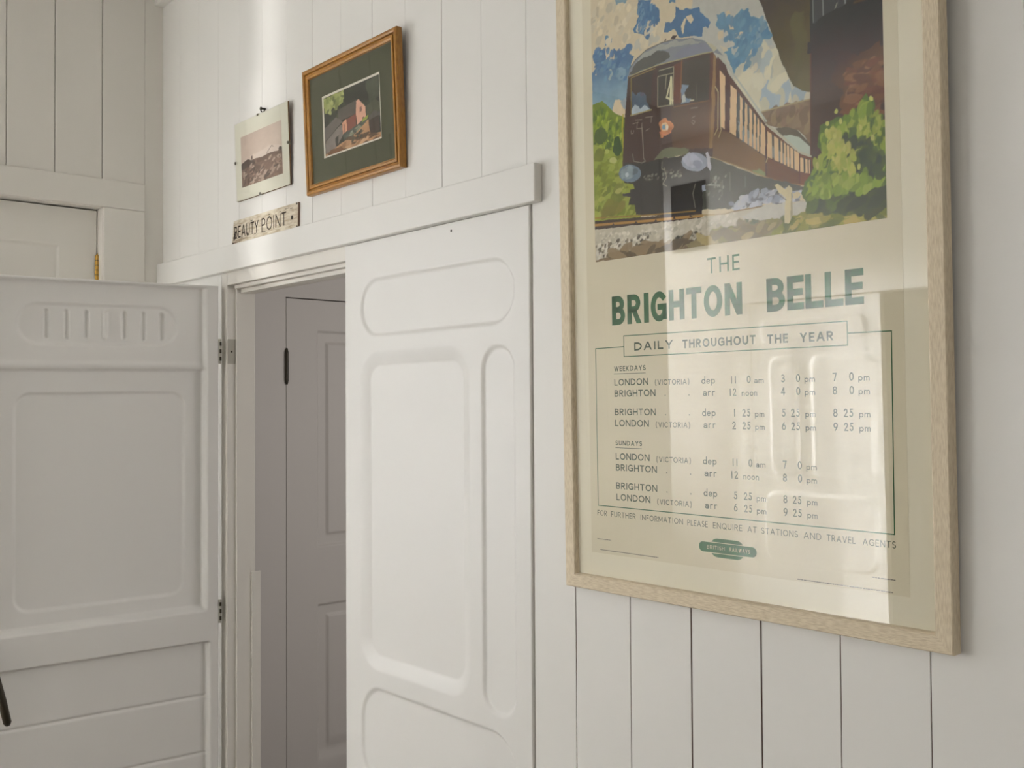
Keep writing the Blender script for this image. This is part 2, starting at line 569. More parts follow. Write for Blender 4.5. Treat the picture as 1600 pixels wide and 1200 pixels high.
# ------------------------------------------------------------------ hall beyond the doorway with a panelled door
XH = -3.60
mb = MB()
mb.box(XH - 0.1, XH, 0.112, 0.5835, 0, 2.7)
mb.box(XH - 0.1, XH, 0.5835, 1.36, 1.984, 2.7)
mb.box(XH - 0.1, XH, 1.36, 2.6, 0, 2.7)
mb.box(XH, -0.5, 2.6, 2.7, 0, 2.7)
mb.box(-0.5, -0.4, 0.112, 2.7, 0, 2.7)
mb.box(XH - 0.1, -0.4, 0.112, 2.7, 2.6, 2.7)
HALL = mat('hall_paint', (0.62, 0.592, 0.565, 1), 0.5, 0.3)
struct(mb.build('wall_hall', HALL))
hu = steps((0, 0.13, 0.01), (0.13, 0.20, 0.004), (0.20, 0.54, 0.02), (0.54, 0.765, 0.003), (0.765, 0.7685, 0.0007))
hv = steps((0.01, 0.6, 0.02), (0.6, 1.977, 0.004), (1.977, 1.980, 0.001))


def hall_door_h(U, V):
    h = np.zeros_like(U)
    for v0, v1 in ((0.15, 0.763), (0.992, 1.857)):
        h -= 0.010 * sstep(-rrect(U, V, 0.140, 0.631, v0, v1, 0.002) / 0.008)
        h += 0.007 * sstep(-rrect(U, V, 0.180, 0.590, v0 + 0.042, v1 - 0.042, 0.002) / 0.014)
    return h + edge_round(U, V, hu, hv, 0.002)


door4 = relief_slab('door_4', hu, hv, hall_door_h, 0.036, HALL)
door4.matrix_world = Matrix(((0, 1, 0, XH - 0.003), (-1, 0, 0, 1.356), (0, 0, 1, 0), (0, 0, 0, 1)))
struct(door4)
mb = MB()
mb.tube([(XH + 0.004, 0.5855, 1.640), (XH + 0.004, 0.5855, 1.655), (XH + 0.004, 0.5855, 1.765), (XH + 0.004, 0.5855, 1.782)], [0.004, 0.0075, 0.0075, 0.0035], 14)
mb.build('hinge', IRON, door4).matrix_parent_inverse = door4.matrix_world.inverted()
mb = MB()
mb.box(XH - 0.12, XH - 0.1, 0.5, 1.45, 0, 2.1)
struct(mb.build('hall_door_gap_backing', GAP_SHADE))  # dark sheet added so the gaps of the hall door stay in shade

# ------------------------------------------------------------------ opposite doorway (seen mirrored in the poster glass)
ou = steps((0, 0.76, 0.004))
ov = steps((0.02, 0.5, 0.02), (0.5, 1.995, 0.004))


def opp_h(U, V):
    h = np.zeros_like(U)
    for u0, u1, v0, v1, r, b in ((0.060, 0.700, 1.775, 1.905, 0.06, 0.025), (0.355, 0.735, 1.07, 1.71, 0.06, 0.040), (0.110, 0.300, 1.07, 1.71, 0.06, 0.028), (0.060, 0.735, 0.60, 1.00, 0.09, 0.028)):
        h += 0.024 * sstep(-rrect(U, V, u0, u1, v0, v1, r) / b)
    return h


opp = relief_slab('door_5', ou, ov, opp_h, 0.04, WHITE_DOOR)
opp.matrix_world = Matrix(((1, 0, 0, -3.325), (0, 1, 0, YO + 0.004), (0, 0, 1, 0), (0, 0, 0, 1)))
struct(opp)
mb = MB()
mb.box(XE - 0.1, -1.7, YO, YO + 0.03, 2.0, 2.085)
mb.box(-1.79, -1.70, YO, YO + 0.015, 0, 2.0)
mb.box(XE - 0.02, -3.326, YO, YO + 0.006, 0, 2.0)
struct(mb.build('trim_7', WHITE, bevel=0.003))
# dark block added on the opposite wall so the poster glass shows a dark patch
mb = MB()
mb.box(-3.85, -3.60, YO, YO + 0.006, 2.33, 2.72)
block = struct(mb.build('dark_block', mat('dark_block_paint', (0.05, 0.048, 0.042, 1), 0.4, 0.3)))

# ------------------------------------------------------------------ lettering: stroke glyphs
def arc(cx, cy, rx, ry, a0, a1, n=12):
    return [(cx + rx * math.cos(math.radians(a0 + (a1 - a0) * k / n)), cy + ry * math.sin(math.radians(a0 + (a1 - a0) * k / n))) for k in range(n + 1)]


G = {}
# each glyph: natural width, list of strokes; ('s', points) stroked, ('d', a, b) diagonal cut level at top and bottom
S = lambda *p: ('s', list(p))
G['A'] = (.74, [('d', (0, 0), (.5, 1)), ('d', (1, 0), (.5, 1)), S((.2, .32), (.8, .32))])
G['B'] = (.54, [S((0, 0), (0, 1)), ('s', [(0, 1), (.45, 1)] + arc(.45, .765, .47, .235, 90, -90) + [(0, .53)]), ('s', [(0, .53), (.5, .53)] + arc(.5, .265, .5, .265, 90, -90) + [(0, 0)])])
G['C'] = (.70, [('s', arc(.56, .5, .56, .5, 48, 312, 24))])
G['D'] = (.68, [S((0, 0), (0, 1)), ('s', [(0, 1), (.35, 1)] + arc(.35, .5, .65, .5, 90, -90, 18) + [(0, 0)])])
G['E'] = (.46, [S((0, 0), (0, 1)), S((0, 1), (1, 1)), S((0, .52), (.92, .52)), S((0, 0), (1, 0))])
G['F'] = (.44, [S((0, 0), (0, 1)), S((0, 1), (1, 1)), S((0, .52), (.9, .52))])
G['G'] = (.74, [('s', arc(.54, .5, .54, .5, 50, 318, 24)), S((1, .08), (1, .48), (.6, .48))])
G['H'] = (.64, [S((0, 0), (0, 1)), S((1, 0), (1, 1)), S((0, .52), (1, .52))])
G['I'] = (.10, [S((.5, 0), (.5, 1))])
G['K'] = (.60, [S((0, 0), (0, 1)), ('d', (.12, .48), (.92, 1)), ('d', (1, 0), (.12, .54))])
G['L'] = (.44, [S((0, 1), (0, 0)), S((0, 0), (1, 0))])
G['M'] = (.78, [S((0, 0), (0, 1)), S((1, 0), (1, 1)), ('d', (.5, .2), (0, 1)), ('d', (.5, .2), (1, 1))])
G['N'] = (.68, [S((0, 0), (0, 1)), S((1, 0), (1, 1)), ('d', (1, 0), (0, 1))])
G['O'] = (.80, [('s', arc(.5, .5, .5, .5, 0, 360, 32))])
G['P'] = (.52, [S((0, 0), (0, 1)), ('s', [(0, 1), (.5, 1)] + arc(.5, .74, .5, .26, 90, -90) + [(0, .48)])])
G['Q'] = (.80, [('s', arc(.5, .5, .5, .5, 0, 360, 32)), S((.55, .3), (1.0, -.1))])
G['R'] = (.58, [S((0, 0), (0, 1)), ('s', [(0, 1), (.45, 1)] + arc(.45, .745, .47, .255, 90, -90) + [(0, .49)]), ('d', (1, 0), (.42, .49))])
G['S'] = (.50, [('s', arc(.5, .75, .46, .25, 38, 270, 14) + arc(.5, .25, .5, .25, 90, -142, 14)[1:])])
G['T'] = (.60, [S((.5, 0), (.5, 1)), S((0, 1), (1, 1))])
G['U'] = (.62, [('s', [(0, 1), (0, .36)] + arc(.5, .36, .5, .36, 180, 360, 14) + [(1, 1)])])
G['V'] = (.70, [('d', (.5, 0), (0, 1)), ('d', (.5, 0), (1, 1))])
G['W'] = (1.0, [('d', (.26, 0), (0, 1)), ('d', (.26, 0), (.5, 1)), ('d', (.74, 0), (.5, 1)), ('d', (.74, 0), (1, 1))])
G['Y'] = (.66, [S((.5, 0), (.5, .48)), ('d', (.5, .42), (0, 1)), ('d', (.5, .42), (1, 1))])
G['0'] = (.46, [('s', arc(.5, .5, .5, .5, 0, 360, 28))])
G['1'] = (.10, [S((.5, 0), (.5, 1))])
G['2'] = (.46, [('s', arc(.46, .72, .46, .28, 165, -30, 12) + [(0, 0), (1, 0)])])
G['3'] = (.42, [('s', arc(.42, .765, .45, .235, 145, -85, 12)), ('s', arc(.45, .265, .52, .265, 95, -150, 14))])
G['4'] = (.50, [S((.72, 0), (.72, 1)), ('d', (0, .28), (.72, 1)), S((0, .28), (1, .28))])
G['5'] = (.42, [('s', [(.92, 1), (.18, 1), (.12, .55)] + arc(.42, .32, .55, .32, 115, -150, 14))])
G['6'] = (.46, [('s', arc(.5, .32, .5, .32, 0, 360, 22)), ('s', [(.02, .36), (.2, .72), (.62, 1)])])
G['7'] = (.44, [S((0, 1), (1, 1)), ('d', (.35, 0), (1, 1))])
G['8'] = (.46, [('s', arc(.5, .765, .42, .235, 0, 360, 20)), ('s', arc(.5, .27, .5, .27, 0, 360, 20))])
G['9'] = (.46, [('s', arc(.5, .68, .5, .32, 0, 360, 22)), ('s', [(.98, .64), (.8, .28), (.38, 0)])])
X = .62
G['a'] = (.42, [('s', [(1, 0), (1, .42)] + arc(.5, .42, .5, .2, 0, 150, 8)), ('s', arc(.45, .17, .45, .17, 20, 340, 16)), S((1, .3), (.5, .35))])
G['d'] = (.50, [S((1, 0), (1, 1.1)), ('s', arc(.5, X / 2, .5, X / 2, 0, 360, 22))])
G['e'] = (.48, [('s', [(.03, X / 2)] + [(1, X / 2)] + arc(.5, X / 2, .5, X / 2, 0, 315, 20))])
G['m'] = (.72, [S((0, 0), (0, X)), ('s', arc(.25, X - .2, .25, .2, 180, 0, 10) + [(.5, 0)]), ('s', arc(.75, X - .2, .25, .2, 180, 0, 10) + [(1, 0)])])
G['n'] = (.42, [S((0, 0), (0, X)), ('s', arc(.5, X - .22, .5, .22, 180, 0, 10) + [(1, 0)])])
G['o'] = (.50, [('s', arc(.5, X / 2, .5, X / 2, 0, 360, 22))])
G['p'] = (.50, [S((0, -.32), (0, X)), ('s', arc(.5, X / 2, .5, X / 2, 0, 360, 22))])
G['r'] = (.30, [S((0, 0), (0, X)), ('s', arc(.7, X - .25, .7, .25, 180, 75, 8))])
G['.'] = (.12, [S((.5, -.02), (.5, .04))])
G['('] = (.30, [('s', arc(1.9, .45, 1.9, .95, 136, 224, 12))])
G[')'] = (.30, [('s', arc(-.9, .45, 1.9, .95, 44, -44, 12))])


def stroke(mb, pts, w, mi, z, P):
    n = len(pts)
    closed = math.hypot(pts[0][0] - pts[-1][0], pts[0][1] - pts[-1][1]) < 1e-4 and n > 4
    h = w / 2
    out = []
    for i in range(n):
        if closed:
            a = pts[i - 1] if i > 0 else pts[n - 2]
            b = pts[i + 1] if i < n - 1 else pts[1]
        else:
            a = pts[max(i - 1, 0)]
            b = pts[min(i + 1, n - 1)]
        p = pts[i]
        def nrm(q, r):
            dx, dy = r[0] - q[0], r[1] - q[1]
            l = math.hypot(dx, dy) or 1e-9
            return (dx / l, dy / l)
        d0 = nrm(a, p) if a != p else nrm(p, b)
        d1 = nrm(p, b) if b != p else d0
        n0, n1 = (-d0[1], d0[0]), (-d1[1], d1[0])
        m = (n0[0] + n1[0], n0[1] + n1[1])
        l2 = m[0] ** 2 + m[1] ** 2
        k = min(2 / l2 if l2 > 1e-6 else 1, 1.6)
        off = (m[0] * k * h, m[1] * k * h)
        q = list(p)
        if not closed and i == 0:
            q = [p[0] - d1[0] * h, p[1] - d1[1] * h]
        if not closed and i == n - 1:
            q = [p[0] + d0[0] * h, p[1] + d0[1] * h]
        out.append(((q[0] + off[0], q[1] + off[1]), (q[0] - off[0], q[1] - off[1])))
    for (l0, r0), (l1, r1) in zip(out[:-1], out[1:]):
        mb.face([P(*r0, z), P(*r1, z), P(*l1, z), P(*l0, z)], mi)


def glyph(mb, ch, x0, y0, w, h, sw, mi, z, P):
    if ch not in G:
        return
    ix, iw = x0 + sw / 2, max(w - sw, 1e-4)
    iy, ih = y0 + sw / 2, h - sw
    for g in G[ch][1]:
        if g[0] == 's':
            stroke(mb, [(ix + p[0] * iw, iy + p[1] * ih) for p in g[1]], sw, mi, z, P)
        else:
            (ax, ay), (bx, by) = g[1], g[2]
            A = (ix + ax * iw, y0 + ay * h)
            B = (ix + bx * iw, y0 + by * h)
            hw = 0.5 * sw * math.hypot(B[0] - A[0], B[1] - A[1]) / abs(B[1] - A[1])
            hw = min(hw, sw * 0.75)
            mb.face([P(A[0] - hw, A[1], z), P(A[0] + hw, A[1], z), P(B[0] + hw, B[1], z), P(B[0] - hw, B[1], z)], mi)


def write(mb, s, u0, u1, v, h, sw, mi, z, P, gap=0.16, space=0.42):
    adv, tot = [], 0.0
    for i, ch in enumerate(s):
        wdt = space if ch == ' ' else G[ch][0] + sw / h * 0.6
        adv.append(wdt)
        tot += wdt + (gap if i < len(s) - 1 else 0)
    k = (u1 - u0) / tot
    x = u0
    for ch, a in zip(s, adv):
        if ch != ' ':
            glyph(mb, ch, x, v, a * k, h, sw, mi, z, P)
        x += (a + gap) * k


# ------------------------------------------------------------------ painted pictures: pigment laid on a fine grid
class Canvas:
    def __init__(self, u0, u1, v0, v1, step, seed=1):
        self.u = np.arange(u0, u1 + step * 0.5, step)
        self.v = np.arange(v0, v1 + step * 0.5, step)
        self.U, self.V = np.meshgrid(self.u, self.v)
        self.step = step
        self.c = np.ones(self.U.shape + (3,)) * 0.5
        self.rng = np.random.RandomState(seed)
        self.nu = self.noise(9)
        self.nv = self.noise(9)
        self.nc = self.noise(5)

    def noise(self, cell_steps):
        ny, nx = self.U.shape
        out = np.zeros((ny, nx))
        amp, cs = 1.0, cell_steps * 2.0
        for _ in range(3):
            gy, gx = int(ny / cs) + 3, int(nx / cs) + 3
            g = self.rng.uniform(-1, 1, (gy, gx))
            y = np.arange(ny) / cs
            x = np.arange(nx) / cs
            yi, xi = y.astype(int), x.astype(int)
            fy, fx = sstep(y - yi)[:, None], sstep(x - xi)[None, :]
            a = g[yi][:, xi] * (1 - fx) + g[yi][:, xi + 1] * fx
            b = g[yi + 1][:, xi] * (1 - fx) + g[yi + 1][:, xi + 1] * fx
            out += amp * (a * (1 - fy) + b * fy)
            amp *= 0.6
            cs = max(cs * 0.5, 1.0)
        return out / 1.6

    def window(self, u0, u1, v0, v1):
        i0, i1 = np.searchsorted(self.u, (u0, u1))
        j0, j1 = np.searchsorted(self.v, (v0, v1))
        return slice(j0, j1), slice(i0, i1)

    def mask(self, pts, rough):
        p = np.array(pts, float).reshape(-1, 2)
        pad = rough + 2 * self.step
        w = self.window(p[:, 0].min() - pad, p[:, 0].max() + pad, p[:, 1].min() - pad, p[:, 1].max() + pad)
        u = self.U[w] + self.nu[w] * rough
        v = self.V[w] + self.nv[w] * rough
        ins = np.zeros(u.shape, bool)
        n = len(p)
        for i in range(n):
            x0, y0 = p[i]
            x1, y1 = p[(i + 1) % n]
            if y0 == y1:
                continue
            t = (v - y0) / (y1 - y0)
            ins ^= ((y0 > v) != (y1 > v)) & (u < x0 + t * (x1 - x0))
        return w, ins

    def poly(self, col, rough, var, pts):
        w, ins = self.mask(pts, rough)
        k = (1 + var * self.nc[w])[..., None]
        self.c[w] = np.where(ins[..., None], lin(col) * k, self.c[w])

    def grad(self, c0, c1, line, rough, var, pts):
        w, ins = self.mask(pts, rough)
        u0, v0, u1, v1 = line
        t = ((self.U[w] - u0) * (u1 - u0) + (self.V[w] - v0) * (v1 - v0)) / ((u1 - u0) ** 2 + (v1 - v0) ** 2)
        t = np.clip(t + 0.1 * self.nu[w], 0, 1)[..., None]
        k = (1 + var * self.nc[w])[..., None]
        self.c[w] = np.where(ins[..., None], (lin(c0) * (1 - t) + lin(c1) * t) * k, self.c[w])

    def line(self, col, width, pts):
        p = np.array(pts, float).reshape(-1, 2)
        for a, b in zip(p[:-1], p[1:]):
            pad = width + 2 * self.step
            w = self.window(min(a[0], b[0]) - pad, max(a[0], b[0]) + pad, min(a[1], b[1]) - pad, max(a[1], b[1]) + pad)
            du, dv = self.U[w] - a[0], self.V[w] - a[1]
            d = b - a
            t = np.clip((du * d[0] + dv * d[1]) / max(d @ d, 1e-9), 0, 1)
            dist = np.hypot(du - t * d[0], dv - t * d[1])
            cov = np.clip((width / 2 - dist) / self.step + 0.5, 0, 1)[..., None]
            self.c[w] = self.c[w] * (1 - cov) + lin(col) * cov

    def blobs(self, n, seed, smin, smax, asp, ang, cols, pts):
        r = np.random.RandomState(seed)
        p = np.array(pts, float).reshape(-1, 2)
        lo, hi = p.min(0), p.max(0)
        done = 0
        for _ in range(n * 12):
            if done >= n:
                break
            q = lo + r.rand(2) * (hi - lo)
            ins = False
            for i in range(len(p)):
                x0, y0 = p[i]
                x1, y1 = p[(i + 1) % len(p)]
                if (y0 > q[1]) != (y1 > q[1]) and q[0] < x0 + (q[1] - y0) / (y1 - y0) * (x1 - x0):
                    ins = not ins
            if not ins:
                continue
            done += 1
            s = r.uniform(smin, smax)
            a = math.radians(ang + r.uniform(-40, 40))
            col = lin(cols[r.randint(len(cols))]) * r.uniform(0.88, 1.12)
            pad = s * asp + 2
            w = self.window(q[0] - pad, q[0] + pad, q[1] - pad, q[1] + pad)
            du = self.U[w] - q[0] + self.nu[w] * s * 0.5
            dv = self.V[w] - q[1] + self.nv[w] * s * 0.5
            x = (du * math.cos(a) + dv * math.sin(a)) / (s * asp)
            y = (-du * math.sin(a) + dv * math.cos(a)) / s
            cov = np.clip((1 - np.hypot(x, y)) * s / self.step + 0.3, 0, 1)[..., None] * 0.92
            self.c[w] = self.c[w] * (1 - cov) + col * cov

    def run(self, ops):
        for o in ops:
            if o[0] == 'p':
                self.poly(*o[1:])
            elif o[0] == 'g':
                self.grad(*o[1:])
            elif o[0] == 'l':
                self.line(*o[1:])
            else:
                self.blobs(*o[1:])

    def mesh_data(self, P, z, k, off):
        ny, nx = self.U.shape
        verts = [P(a, b, z) for a, b in zip(self.U.ravel().tolist(), self.V.ravel().tolist())]
        idx = np.arange(ny * nx).reshape(ny, nx)
        faces = np.stack([idx[:-1, :-1], idx[:-1, 1:], idx[1:, 1:], idx[1:, :-1]], -1).reshape(-1, 4)
        col = np.clip(self.c * k - off, 0.003, 0.95).reshape(-1, 3)
        return verts, faces.tolist(), col


def sheet_mesh(name, mb, mats, canvas, P, z, k, parent, off=0.0):
    """one printed sheet: flat shapes of mb plus the painted canvas, pigment stored per point"""
    cv, cf, cc = canvas.mesh_data(P, z, k, off)
    base = len(mb.v)
    verts = mb.v + cv
    faces = mb.f + [tuple(i + base for i in f) for f in cf]
    mi = mb.m + [len(mats)] * len(cf)
    me = bpy.data.meshes.new(name)
    me.from_pydata(verts, [], faces)
    for m in mats + [ART]:
        me.materials.append(m)
    me.polygons.foreach_set('material_index', mi)
    at = me.color_attributes.new('pigment', 'FLOAT_COLOR', 'POINT')
    c = np.ones((len(verts), 4), np.float32)
    c[base:, :3] = cc
    at.data.foreach_set('color', c.ravel())
    me.update()
    return link(name, me, parent)


def picture_frame(name, w, h, profile, mats, parent, ox=0.0, oz=0.0):
    """mitred frame in local frame x = right, y = into the wall, z = up; profile = (inset, y)"""
    mb = MB()
    for (i0, y0), (i1, y1) in zip(profile[:-1], profile[1:]):
        c0 = [(ox + i0, y0, oz + i0), (ox + w - i0, y0, oz + i0), (ox + w - i0, y0, oz + h - i0), (ox + i0, y0, oz + h - i0)]
        c1 = [(ox + i1, y1, oz + i1), (ox + w - i1, y1, oz + i1), (ox + w - i1, y1, oz + h - i1), (ox + i1, y1, oz + h - i1)]
        for k in range(4):
            mb.face([c0[k], c0[(k + 1) % 4], c1[(k + 1) % 4], c1[k]], 0 if k in (0, 2) else 1)
    return mb.build(name, mats, parent)


